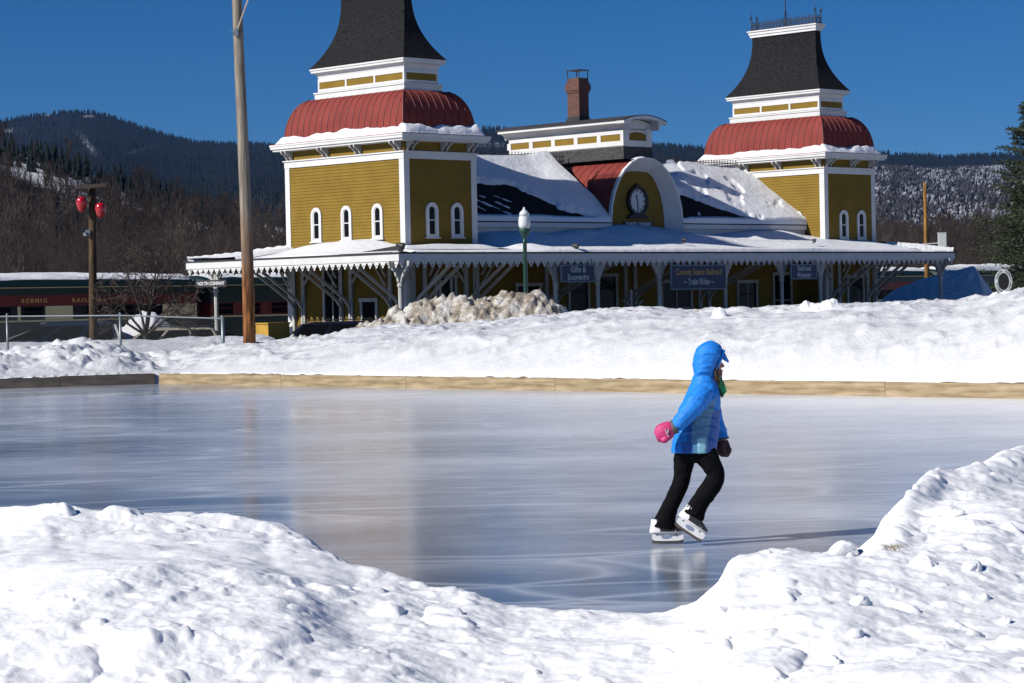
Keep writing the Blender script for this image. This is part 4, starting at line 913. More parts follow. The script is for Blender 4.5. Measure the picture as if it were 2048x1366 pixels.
# body: head with a face, neck, trunk, arms, legs in one surface
skin = mat('skin', (.42, .22, .15), .5, .05, 30)
b = MB()
hc = pl(1414, 727); b.ball(hc, (28 * K, 25 * K, 33 * K), 3)
b.ball(hc + Vector((.030, 0, -.055)), (.055, .058, .055), 2)           # jaw
b.ball(hc + Vector((.082, 0, -.082)), (.018, .022, .016), 2)            # chin
b.tube([hc + Vector((.088, 0, .005)), hc + Vector((.103, 0, -.018)), hc + Vector((.106, 0, -.032))], [.007, .010, .012], 8)  # nose
b.ball(hc + Vector((.094, 0, -.054)), (.010, .020, .006), 2); b.ball(hc + Vector((.092, 0, -.064)), (.010, .018, .006), 2)   # lips
for s in (-1, 1):
    b.ball(hc + Vector((.070, s * .034, -.030)), (.024, .022, .022), 2); b.ball(hc + Vector((.078, s * .030, .018)), (.014, .026, .007), 2); b.ball(hc + Vector((-.005, s * .085, -.01)), (.016, .008, .026), 2)
limb(b, [(1424, 745, 0, 15, 15), (1416, 765, 0, 15, 16), (1405, 785, 0, 26, 34), (1396, 830, 0, 30, 30), (1390, 880, 0, 30, 32), (1388, 905, 0, 30, 33)])
limb(b, [(1408, 785, -.08, 15), (1374, 822, -.15, 12), (1347, 850, -.18, 9), (1332, 858, -.185, 10, 7)]); limb(b, [(1414, 785, .08, 15), (1432, 838, .14, 12), (1448, 878, .16, 9), (1450, 892, .16, 8, 10)])
limb(b, [(1378, 895, .06, 16), (1367, 932, .065, 13), (1363, 962, .068, 11), (1350, 995, .07, 10), (1333, 1055, .07, 9)]); limb(b, [(1402, 895, -.06, 16), (1421, 932, -.066, 13), (1427, 952, -.068, 11), (1404, 994, -.07, 10), (1382, 1036, -.07, 9)])
body = remesh(b, 'body', skin, PR, .006, 2)
eye = mat('eye_white', (.7, .7, .7), .2); iris = mat('dark_iris', (.03, .02, .015), .2)
for s in (-1, 1):
    m_ = MB(); m_.ball(hc + Vector((.082, s * .032, .001)), (.011, .013, .009), 2); e_ = m_.build('eye', eye, body, smooth=True)
    m_ = MB(); m_.ball(hc + Vector((.092, s * .032, .001)), (.0035, .0055, .0055), 1); m_.build('iris', iris, e_, smooth=True)
hair = mat('brown_hair', (.09, .045, .022), .55, .3, 60)
m_ = MB(); rr = random.Random(3)
for i in range(36):
    s = rr.choice((-1, 1)); y = s * rr.uniform(.035, .075); x0 = rr.uniform(.02, .062); z0 = rr.uniform(.05, .07)
    P = [hc + Vector((x0, y * .8, z0)), hc + Vector((x0 + .022, y * 1.05, .0)), hc + Vector((x0 + .012 + rr.uniform(-.01, .02), y * 1.1, -.07)), hc + Vector((x0 + .02 + rr.uniform(-.01, .025), y * .95, -.13 - rr.uniform(0, .05)))]
    m_.tube(P, [.004, .005, .004, .0015], 4)
m_.build('hair', hair, PR, smooth=True)
# jacket with hood
blue = mat('blue_jacket_fabric', (.014, .21, .70), .6, .08, 8, .006, 26, spec=.3); panel = mat('slate_blue_side_panel', (.075, .21, .38), .6, .08, 8, .002, 30); pale = mat('pale_aqua_patch', (.26, .55, .66), .6); deep = mat('deep_blue_panel', (.006, .085, .36), .6, .08, 8)
j = MB()
def sect(rows):
    """torso rows: (py, back px, front px, half width m)"""
    n = 26; vs = []
    for py, bx, fx_, hw in rows:
        c = pl((bx + fx_) / 2, py); rx = (fx_ - bx) / 2 * K
        for k in range(n):
            t = 2 * pi * k / n; ct, st = cos(t), sin(t); e_ = .86
            vs.append(c + Vector((math.copysign(abs(ct) ** e_, ct) * rx, math.copysign(abs(st) ** e_, st) * hw, 0)))
    m_ = len(rows); return vs, [(i * n + k, i * n + (k + 1) % n, (i + 1) * n + (k + 1) % n, (i + 1) * n + k) for i in range(m_ - 1) for k in range(n)] + [tuple(range(n - 1, -1, -1)), tuple((m_ - 1) * n + k for k in range(n))]
j.add(*sect([(905, 1341, 1431, .150), (888, 1343, 1434, .150), (865, 1348, 1438, .142), (840, 1353, 1440, .136), (815, 1360, 1441, .142), (795, 1368, 1440, .150), (780, 1376, 1437, .138), (766, 1383, 1432, .100), (752, 1387, 1428, .082), (744, 1389, 1424, .078)]))
limb(j, [(1406, 782, -.10, 19, 20), (1391, 802, -.155, 20.5), (1371, 824, -.182, 18), (1358, 838, -.19, 16.5), (1347, 849, -.187, 13)])
limb(j, [(1410, 786, .09, 20, 22), (1422, 812, .135, 20), (1434, 842, .155, 16), (1444, 866, .165, 14), (1449, 881, .165, 12.5)])
# hood shell
n = 22; vs = []; hv = []
rows = [(754, 1388, 1425, .080, 0), (740, 1386, 1431, .098, 0), (726, 1385, 1437, .106, 0), (712, 1387, 1443, .106, 0), (700, 1391, 1444, .098, 0), (692, 1398, 1440, .080, 0), (687, 1406, 1433, .055, 0), (684.5, 1414, 1425, .022, 0)]
j.add(*sect([(r[0], r[1], r[2], r[3]) for r in rows]))
jr = lambda co: .0048 * (fbm(co[:, 0] * 18 + co[:, 2] * 9, co[:, 2] * 30 + co[:, 1] * 14, 3, 2)) + .010 * np.clip(fbm(co[:, 0] * 8 + 4, co[:, 2] * 34 + co[:, 1] * 14, 2, 4), 0, 1) * (co[:, 2] > .68)
def jpick(c):
    px = c[:, 0] / K + 1385 - c[:, 2] / K * .0209; py = 1090 - c[:, 2] / K; y = c[:, 1]; i = np.zeros(len(c), int)
    tor = (py > 792) & (py < 906)
    bk = np.interp(py, [795, 835, 870, 905], [1428, 1383, 1379, 1383]); fr = np.interp(py, [795, 830, 870, 905], [1430, 1421, 1413, 1411])
    armsafe = (y > -.150) | (py > 872)
    mid = tor & (px > bk) & (px < fr) & (np.abs(y) > .05) & armsafe; i[mid] = 1
    dk = tor & ((px > fr) & (px < fr + 22) & (py > 820) | (px > bk - 9 - (py > 880) * 12) & (px <= bk) & (py > 835)) & (np.abs(y) > .04) & armsafe; i[dk] = 3
    i[(py > 874) & (py < 906) & (px > 1391) & (px < 1407) & (y < 0)] = 2
    return i
# open the face: cut the front of the hood by carving after remesh
jk = remesh(j, 'jacket', [blue, panel, pale, deep], PR, .0062, 3, jr, pick=jpick)
import bmesh
bm = bmesh.new(); bm.from_mesh(jk.data)
def pxy(v): return v.x / K + 1385 - v.z / K * .0209, 1090 - v.z / K
kill = []
for f in bm.faces:
    c = f.calc_center_median(); x, y = pxy(c)
    if 706 < y < 764 and x > np.interp(y, [706, 715, 728, 745, 764], [1447, 1440, 1433.5, 1426, 1431]) and abs(c.y) < .085: kill.append(f)
bmesh.ops.delete(bm, geom=kill, context='FACES'); bm.to_mesh(jk.data); bm.free()
sd = jk.modifiers.new('thick', 'SOLIDIFY'); sd.thickness = .006; sd.offset = -1
# brim and hood seam
m_ = MB()
m_.prism([(1436, 701), (1448, 708), (1456, 724), (1455, 727), (1447, 722), (1439, 712)], lambda p, s: pl(p[0], p[1], -.055 if s == 0 else .055)); 
m_.tube([pl(1446, 704, -.045), pl(1441, 715, -.062), pl(1434, 730, -.066), pl(1427, 745, -.062), pl(1426, 758, -.045)], [.008, .011, .012, .011, .008], 8)
m_.tube([pl(1446, 704, .045), pl(1441, 715, .062), pl(1434, 730, .066), pl(1427, 745, .062), pl(1426, 758, .045)], [.008, .011, .012, .011, .008], 8)
m_.tube([pl(1446, 704, y) for y in (-.045, -.02, .02, .045)], [.009, .012, .012, .009], 8)
m_.build('hood_trim', blue, jk, smooth=True)
m_ = MB(); m_.tube([pl(1347, 849, -.185), pl(1342, 852, -.186), pl(1337, 855, -.187)], [(.047, .05), (.042, .045), (.040, .042)], 12); m_.tube([pl(1449, 880, .165), pl(1450, 884, .165)], [.043, .042], 12); m_.build('cuff', mat('grey_cuff', (.10, .10, .095), .7), jk, smooth=True)
# scarf end
m_ = MB(); grn = mat('bright_green_scarf', (.01, .38, .13), .6, .1, 20); dkg = mat('dark_green_scarf_side', (.006, .05, .03), .7)
m_.prism([(1438, 762), (1446, 764), (1450, 776), (1452, 784), (1446, 792), (1441, 795), (1436, 787), (1437, 775)], lambda p, s: pl(p[0], p[1], -.035 if s == 0 else .0)); m_.tube([pl(1429, 752, -.04), pl(1436, 760, -.02), pl(1440, 768, -.015)], [.016, .015, .012], 8)
sc = m_.build('scarf', grn, PR, smooth=False)
m_ = MB(); m_.prism([(1434, 772), (1440, 780), (1446, 793), (1442, 797), (1437, 790), (1434, 781)], lambda p, s: pl(p[0], p[1], -.045 if s == 0 else -.036)); m_.build('scarf_fold', dkg, sc)
# trousers
tr = MB(); blk = mat('black_trousers', (.0035, .0035, .0045), .85, .3, 14, .002, 40, spec=.1)
tr.add(*sect([(925, 1368, 1412, .075), (912, 1350, 1427, .118), (900, 1349, 1427, .130), (888, 1354, 1424, .128)]))
limb(tr, [(1376, 900, .062, 26, 20), (1368, 930, .065, 20.5, 19), (1365, 960, .068, 17, 17), (1353, 990, .07, 17, 16), (1341, 1015, .07, 17, 16), (1332, 1040, .07, 21, 17), (1329, 1057, .07, 23, 18)])
limb(tr, [(1404, 902, -.062, 26, 20), (1422, 930, -.066, 20, 19), (1430, 950, -.068, 18, 17), (1422, 970, -.068, 20, 16), (1404, 994, -.07, 19, 16), (1392, 1014, -.07, 20, 16), (1384, 1030, -.07, 22.5, 17)])
remesh(tr, 'trousers', blk, PR, .006, 3, lambda co: .004 * fbm(co[:, 0] * 16, co[:, 2] * 26 + co[:, 1] * 12, 3, 1) + .004 * np.clip(fbm(co[:, 0] * 12 + 7, co[:, 2] * 34, 2, 6), 0, 1))
# mittens
pink = mat('pink_mitten', (.52, .035, .16), .6, .08, 20, .001, 60); drk = mat('dark_maroon_mitten', (.035, .008, .012), .6, .2, 20)
m_ = MB(); limb(m_, [(1341, 853, -.188, 14, 11), (1335, 855, -.188, 17, 13), (1325, 860, -.188, 19, 14), (1315, 866, -.187, 17, 12), (1308, 869, -.186, 10, 8)])
limb(m_, [(1334, 866, -.205, 6), (1326, 874, -.215, 7), (1319, 877, -.215, 5)]); mt = remesh(m_, 'mitten', pink, PR, .004, 3); mt['label'] = 'pink mitten with a small white emblem'
m_ = MB()
for a, c in (((1325, 853), (1329, 864)), ((1332, 853), (1329, 864)), ((1326, 858), (1333, 858)), ((1329, 864), (1333, 868))): m_.beam(pl(*a, -.238), pl(*c, -.238), .004, .007, up=(0, 1, 0))
m_.build('emblem', M['white'], mt)
m_ = MB(); limb(m_, [(1449, 884, .165, 11, 10), (1449, 892, .166, 14, 12), (1451, 904, .166, 14.5, 12), (1453, 914, .166, 12, 10), (1453, 919, .165, 7, 6)]); limb(m_, [(1456, 896, .15, 6), (1461, 905, .145, 6.5), (1460, 912, .145, 4)])
mt = remesh(m_, 'mitten', drk, PR, .004, 3); mt['label'] = 'dark maroon mitten on the far hand'
# skates
wplast = mat('white_skate_shell', (.72, .72, .74), .3, .04, 20); darkboot = mat('dark_boot', (.02, .022, .026), .5); steelb = mat('blade_steel', (.16, .13, .11), .35, metal=.7)
def skate(name, org, ang_, y):
    """local: x heel->toe 0..215 mm, z up from the blade edge"""
    e = MB(); R_ = Matrix.Rotation(ang_, 3, 'Y'); o = pl(*org, y); T_ = lambda x, yy, z: o + R_ @ Vector((x, yy, z))
    e.prism([(.0, .010), (.008, .002), (.02, 0), (.185, 0), (.203, .004), (.214, .016), (.214, .022), (.0, .022)], lambda p, s: T_(p[0], -.002 if s == 0 else .002, p[1])); blade = e.build('blade', steelb, None)
    e = MB(); # chassis: rounded frame with an oval opening
    N_ = 28; outl = []; inn = []
    for k in range(N_):
        t = 2 * pi * k / N_; ct, st = cos(t), sin(t)
        x = .107 + .105 * math.copysign(abs(ct) ** .45, ct); z = .046 + .028 * math.copysign(abs(st) ** .5, st)
        if st > 0 and ct > .2: z -= .004
        outl.append((x, z)); inn.append((.100 + .036 * ct, .044 + .016 * st))
    e.ring(outl, inn, lambda p, s: T_(p[0], -.012 if s == 0 else .012, p[1])); ch_ = e.build('blade_holder', wplast, None)
    e = MB(); # boot
    n_ = 16; vs = []
    prof = [(-.004, .072, .030, .030), (.0, .10, .034, .038), (.002, .135, .034, .042), (.004, .165, .034, .042)]
    secs = [(.205, .082, .010, .018), (.195, .088, .017, .030), (.17, .094, .024, .038), (.14, .100, .030, .038), (.11, .112, .040, .036)]
    def ringz(x, z, rx, ry): return [T_(x + rx * cos(2 * pi * k / n_), ry * sin(2 * pi * k / n_), z) for k in range(n_)]
    vs = ringz(.098, .070, .112, .030) + ringz(.100, .082, .114, .038) + ringz(.096, .098, .108, .040) + ringz(.080, .115, .088, .040) + ringz(.058, .135, .062, .041) + ringz(.050, .165, .052, .043)
    e.add(vs, [(i * n_ + k, i * n_ + (k + 1) % n_, (i + 1) * n_ + (k + 1) % n_, (i + 1) * n_ + k) for i in range(5) for k in range(n_)] + [tuple(range(n_ - 1, -1, -1)), tuple(5 * n_ + k for k in range(n_))])
    bt = e.build('skate', [darkboot, wplast], PR, smooth=True)
    c = [(R_.inverted() @ (Vector(p.center) - o)) for p in bt.data.polygons]; bt.data.polygons.foreach_set('material_index', [1 if (q.x < .052 + (.10 - q.z) * .3 or q.z < .082) else 0 for q in c])
    e = MB()
    for i in range(5):
        x = .085 + i * .018; z = .128 - i * .0075; e.beam(T_(x, -.036, z - .012), T_(x + .012, .0, z + .004), .004, .004); e.beam(T_(x, .036, z - .012), T_(x + .012, .0, z + .004), .004, .004)
    lc = e.build('lace', wplast, bt); e = MB()
    for x in (.035, .165):
        for s in (-1, 1): e.ball(T_(x, s * .013, .060), (.006, .003, .006), 1)
    rv = e.build('rivet', M['iron'], bt)
    for q in (blade, ch_): q.parent = bt
    bt['label'] = name
skate('white skate flat on the ice', (1305, 1088), 0, .07)
skate('raised white skate with its toe tipped down', (1346, 1047), radians(35), -.075)

# ------------------------------------------------------------------ poles, lamp, fence
def pole_obj(name, base, top, r0, r1, m, label, cat, wob=.0, n=12):
    b = Vector(base); t = Vector(top); o = empty(name, base, 0, label, cat); mb = MB(); N_ = 14; P = []; Rr = []
    for i in range(N_ + 1):
        f = i / N_; P.append((t - b) * f + Vector((wob * sin(f * 5), wob * cos(f * 4) - wob, 0))); Rr.append(r0 + (r1 - r0) * f)
    mb.tube(P, Rr, n); q = mb.build('shaft', m, o, smooth=True); return o
def pole_mat():
    m = mat('pole_timber', (.13, .11, .09), .85, 0, 2.2, .01, 22, spec=.1, col2=(.33, .29, .235), stretch=(7, 7, .5)); t = m.node_tree; b = t.nodes['Principled BSDF']
    src = b.inputs['Base Color'].links[0].from_socket; c = t.nodes.new('ShaderNodeTexCoord'); s = t.nodes.new('ShaderNodeSeparateXYZ'); t.links.new(c.outputs['Object'], s.inputs[0])
    n = t.nodes.new('ShaderNodeTexNoise'); n.inputs['Scale'].default_value = 3; mp = t.nodes.new('ShaderNodeMapping'); mp.inputs['Scale'].default_value = (3, 3, .4); t.links.new(c.outputs['Object'], mp.inputs[0]); t.links.new(mp.outputs[0], n.inputs[0])
    a = t.nodes.new('ShaderNodeMath'); a.operation = 'MULTIPLY_ADD'; a.inputs[1].default_value = -2.6; t.links.new(n.outputs[0], a.inputs[0]); t.links.new(s.outputs[2], a.inputs[2])
    r = t.nodes.new('ShaderNodeMapRange'); r.inputs[1].default_value = .1; r.inputs[2].default_value = 2.2; t.links.new(a.outputs[0], r.inputs[0])
    n2 = t.nodes.new('ShaderNodeTexNoise'); n2.inputs['Scale'].default_value = 5; n2.inputs['Detail'].default_value = 6; t.links.new(mp.outputs[0], n2.inputs[0])
    rp = t.nodes.new('ShaderNodeValToRGB'); rp.color_ramp.elements[0].color = (.06, .028, .014, 1); rp.color_ramp.elements[1].color = (.30, .125, .045, 1); rp.color_ramp.elements[0].position = .35; rp.color_ramp.elements[1].position = .65; t.links.new(n2.outputs[0], rp.inputs[0])
    x = t.nodes.new('ShaderNodeMix'); x.data_type = 'RGBA'; t.links.new(r.outputs[0], x.inputs[0]); t.links.new(rp.outputs[0], x.inputs[6]); t.links.new(src, x.inputs[7]); t.links.new(x.outputs[2], b.inputs['Base Color']); return m
b0 = at(499.5, 705, 55); t0 = at(474, -60, 55); 
up_ = pole_obj('utility_pole', b0, t0, .148, .114, pole_mat(), 'tall weathered timber utility pole with orange-brown foot, rising out of the frame', 'utility pole', .02)
mb = MB(); a = Vector(at(474, 62, 54.85)) - Vector(b0); c = Vector(at(500, -12, 54.2)) - Vector(b0); mb.tube([a, c], .022, 6); mb.build('cross_brace', M['woodpole'], up_)
mb = MB(); mb.box(a.x - .05, a.x + .04, a.y - .1, a.y - .02, a.z - .12, a.z + .05); mb.tube([a + Vector((-.16, 0, -.02)), a + Vector((.16, 0, -.02))], .015, 6); mb.build('bolt_plate', M['steel'], up_)
# street lamp
lb = at(1052, 600, 66); lt = at(1049, 415, 66)
LP = empty('street_lamp', (lb[0], lb[1], GZ), 0, 'green lamp post with clear acorn globe rising behind the dirty snow heap', 'street lamp'); hL = lt[2] - GZ
mb = MB(); mb.lathe([(.20, 0), (.20, .15), (.14, .2), (.13, .7), (.10, .8), (.075, .9), (.055, hL - 1.0), (.07, hL - .98), (.07, hL - .94), (.05, hL - .92), (.05, hL - .84), (.09, hL - .80), (.15, hL - .70), (.16, hL - .62), (.15, hL - .60)], n=14); mb.build('post', M['green'], LP, smooth=True)
mb = MB(); mb.lathe([(.135, hL - .60), (.165, hL - .50), (.17, hL - .38), (.155, hL - .28), (.13, hL - .22), (.145, hL - .215), (.135, hL - .16), (.10, hL - .11), (.05, hL - .07), (.045, hL - .05), (.03, hL - .04), (.028, hL), (.008, hL + .01)], n=16); mb.build('globe', M['lampglass'], LP, smooth=True)
# chain-link fence
fa, fb, fc = at(14, 632, 62), at(240, 630, 59.5), at(445, 636, 57)
FE = empty('chain_link_fence', (fb[0], fb[1], .4), 0, 'grey chain-link fence behind the lumpy snow at the left of the rink', 'fence'); FO = Vector((fb[0], fb[1], .4))
pts = [Vector(fa) + (Vector(fa) - Vector(fb)), Vector(fa), Vector(fb), Vector(fc)]; topz = [1.53, 1.53, 1.50, 1.38]
for i, p in enumerate(pts):
    mb = MB(); r = .032 if i < 3 else .045; mb.tube([(p.x - FO.x, p.y - FO.y, -.4), (p.x - FO.x, p.y - FO.y, topz[i] - .4 + .02)], r, 8); mb.ball((p.x - FO.x, p.y - FO.y, topz[i] - .4 + .03), (r * 1.2, r * 1.2, .035), 1); mb.build('fence_post', M['steel'], FE, smooth=True)
mb = MB()
for i in range(3): mb.tube([(pts[i].x - FO.x, pts[i].y - FO.y, topz[i] - .42), (pts[i + 1].x - FO.x, pts[i + 1].y - FO.y, topz[i + 1] - .42)], .02, 6)
mb.build('top_rail', M['steel'], FE)
mb = MB()
for i in range(3):
    A_, B_ = pts[i], pts[i + 1]; Lh = (Vector((B_.x, B_.y)) - Vector((A_.x, A_.y))).length; u = Vector((B_.x - A_.x, B_.y - A_.y)) / Lh; hF = 1.1; st = .085
    for dr in (1, -1):
        k = -hF
        while k < Lh + hF:
            s0, s1 = (k, k + hF) if dr == 1 else (k + hF, k); 
            # clip to the panel
            def cl(sa, sb):
                z0, z1 = 0., hF; out = []
                for s_, z_, o_ in ((sa, z0, sb), (sb, z1, sa)):
                    if s_ < 0: f = (0 - s_) / (o_ - s_); z_ = z_ + f * ((z1 if z_ == z0 else z0) - z_); s_ = 0
                    elif s_ > Lh: f = (Lh - s_) / (o_ - s_); z_ = z_ + f * ((z1 if z_ == z0 else z0) - z_); s_ = Lh
                    out.append((s_, z_))
                return out
            if not ((s0 < 0 and s1 < 0) or (s0 > Lh and s1 > Lh)):
                (sa, za), (sb, zb) = cl(s0, s1); f = lambda s_, z_: (A_.x + u.x * s_ - FO.x, A_.y + u.y * s_ - FO.y, topz[i] + (topz[i + 1] - topz[i]) * s_ / Lh - .42 - hF + z_)
                if abs(sa - sb) > .02: mb.beam(f(sa, za), f(sb, zb), .0032, .0032)
            k += st
mb.build('wire_mesh', mat('zinc_wire', (.05, .053, .056), .6), FE, fix=False)
# pole with red lanterns
rb = at(186, 690, 80); rt = at(184, 372, 80)
RP = pole_obj('lantern_pole', (rb[0], rb[1], -.5), (rt[0], rt[1], rt[2]), .15, .12, mat('dark_stained_pole', (.025, .018, .012), .85, 0, 2, .005, 20, spec=.1, col2=(.11, .075, .045), stretch=(6, 6, .6)), 'dark timber pole with crossbar between two red lanterns, in front of the coach', 'pole')
RO = Vector((rb[0], rb[1], -.5)); zt_ = rt[2] + .5
mb = MB(); mb.beam((rt[0] - RO.x - .55, -.16, zt_ - .05), (rt[0] - RO.x + .55, -.16, zt_ + .02), .10, .12); mb.build('crossbar', M['bark'], RP)
for (px_, py_, lab, zz) in ((163, 407, 'red egg-shaped lantern left of the dark pole', 0), (201, 419, 'red round lantern right of the dark pole, hanging lower', 0)):
    c = at(px_, py_, 79.7); e = empty('red_lantern', c, 0, lab, 'lantern', 'red lanterns on the dark pole'); mb = MB()
    mb.lathe([(.02, -.30), (.06, -.285), (.13, -.18), (.175, -.04), (.185, .06), (.165, .16), (.10, .225), (.04, .235)], n=16); mb.build('shade', mat('glossy_red', (.38, .006, .012), .22, coat=.5), e, smooth=True)
    mb = MB(); mb.lathe([(.05, .23), (.05, .27), (.015, .29), (.012, .48)], n=8); mb.build('hanger', M['iron'], e)
mb = MB(); q = at(176, 466, 79.8); mb.box(-.08, .08, -.08, .08, -.1, .1); mb.tube([(-.02, -.08, -.02), (-.08, -.2, -.05)], [.05, .07], 8); o = mb.build('pole_box', M['steel'], RP); o.location = Vector(q) - RO
# overhead wires
def wire(name, a, b, sag, label, r=.011):
    a = Vector(a); b = Vector(b); mb = MB(); mb.tube([(a + (b - a) * (i / 20) + Vector((0, 0, -sag * 4 * (i / 20) * (1 - i / 20)))) for i in range(21)], r, 4); tag(mb.build(name, M['iron']), label, 'wire')
wire('overhead_wire', at(-500, 452, 100), at(620, 418, 112), .25, 'upper dark wire crossing the bare woods behind the lantern pole')
wire('overhead_wire', at(-500, 478, 100), at(620, 438, 112), .25, 'lower dark wire crossing the bare woods behind the lantern pole')
wire('overhead_wire', at(1700, 470, 180), at(2500, 420, 190), .3, 'thin wire crossing in front of the hillside right of the far tower', .008)
# orange railway mast with bracket arm
mB = at(1854, 610, 141); mT = at(1853, 365, 141)
e = empty('signal_mast', (mB[0], mB[1], -.5), 0, 'tall orange timber mast behind the right end of the canopy', 'mast')
mb = MB(); mb.tube([(0, 0, 0), (0, 0, mT[2] + .5)], [.13, .10], 8); mb.build('shaft', mat('orange_timber', (.10, .045, .012), .8, 0, 3, spec=.1, col2=(.34, .19, .055), stretch=(5, 5, .5)), e, smooth=True)
mb = MB(); mb.tube([(.16, .14, 0), (.16, .14, mT[2] - 2.3)], .05, 6); mb.build('conduit', M['bark'], e)
gx = at(1882, 480, 138); e2 = empty('equipment_post', (gx[0], gx[1], -.5), 0, 'grey post with a light grey cabinet and side arm right of the orange mast', 'signal post')
mb = MB(); mb.tube([(0, 0, 0), (0, 0, at(1882, 500, 138)[2] + .5)], .055, 8); mb.build('shaft', M['steel'], e2)
zc1, zc0 = at(1882, 466, 138)[2] + .5, at(1882, 497, 138)[2] + .5
mb = MB(); mb.box(-.16, .28, -.17, .17, zc0, zc1); mb.box(-.18, .30, -.19, .19, zc1, zc1 + .03); mb.build('cabinet', mat('light_grey_cabinet', (.50, .53, .53), .4), e2)
mb = MB(); mb.lathe([(.07, zc1 + .03), (.09, zc1 + .12), (.03, zc1 + .34), (.01, zc1 + .52)], n=8); mb.build('bell', M['iron'], e2)
mb = MB(); za = at(1850, 488, 138)[2] + .5; mb.beam((-.14, 0, za + .05), (-1.42, 0, za - .03), .06, .06); mb.beam((-.45, 0, za - .36), (-1.0, 0, za - .02), .03, .03); mb.box(-1.62, -1.34, -.09, .09, za - .16, za + .06); mb.tube([(-1.50, 0, za - .16), (-1.50, 0, za - .6)], .02, 5); mb.build('arm', mat('light_grey_cabinet2', (.50, .53, .53), .4), e2)
# round ring sign
c = at(2007, 563, 72); e = empty('ring_sign', (c[0], c[1], 0), .1, 'round white ring sign with dark letters standing above the snow at the right edge', 'sign'); zz = c[2]
ang = [2 * pi * k / 40 for k in range(40)]; R1, R2 = .27, .375
mb = MB(); mb.ring([(R1 * cos(a), R2 * sin(a)) for a in ang], [(R1 * .66, R2 * .70) and (R1 * .66 * cos(a), R2 * .70 * sin(a)) for a in ang], lambda p, s: (p[0], -.02 if s == 0 else .02, zz + p[1])); mb.build('ring', mat('white_enamel', (.62, .66, .64), .4), e)
mb = MB()
mb.prism([(R1 * .655 * cos(a), R2 * .695 * sin(a)) for a in ang], lambda p, s: (p[0], -.012 if s == 0 else .012, zz + p[1])); mb.build('centre', M['dark'], e)
for txt, a0, sg in (('NORTH', 118, -1), ('CONWAY', 62, -1), ('SCENIC', 242, 1), ('RAIL', 298, 1)):
    pass
for word, ac, sg in (('NORTH', 135, -1), ('CONWAY', 42, -1), ('SCENIC', 225, 1), ('RAILWAY', 318, 1)):
    for i, chx in enumerate(word):
        a = radians(ac + sg * (i - (len(word) - 1) / 2) * 13); x = R1 * .83 * cos(a); z = R2 * .85 * sin(a); rad = Vector((cos(a) * R1, 0, sin(a) * R2)).normalized()
        if sg > 0: rad = -rad
        text_mesh('letter', chx, .085, M['dark'], e, (x, -.0225, zz + z), Vector((rad.z, 0, -rad.x)), rad, ext=.002, bold=.002)
mb = MB(); mb.beam((0, .05, -.3), (0, .05, zz + .05), .05, .05); mb.build('post', M['iron'], e)

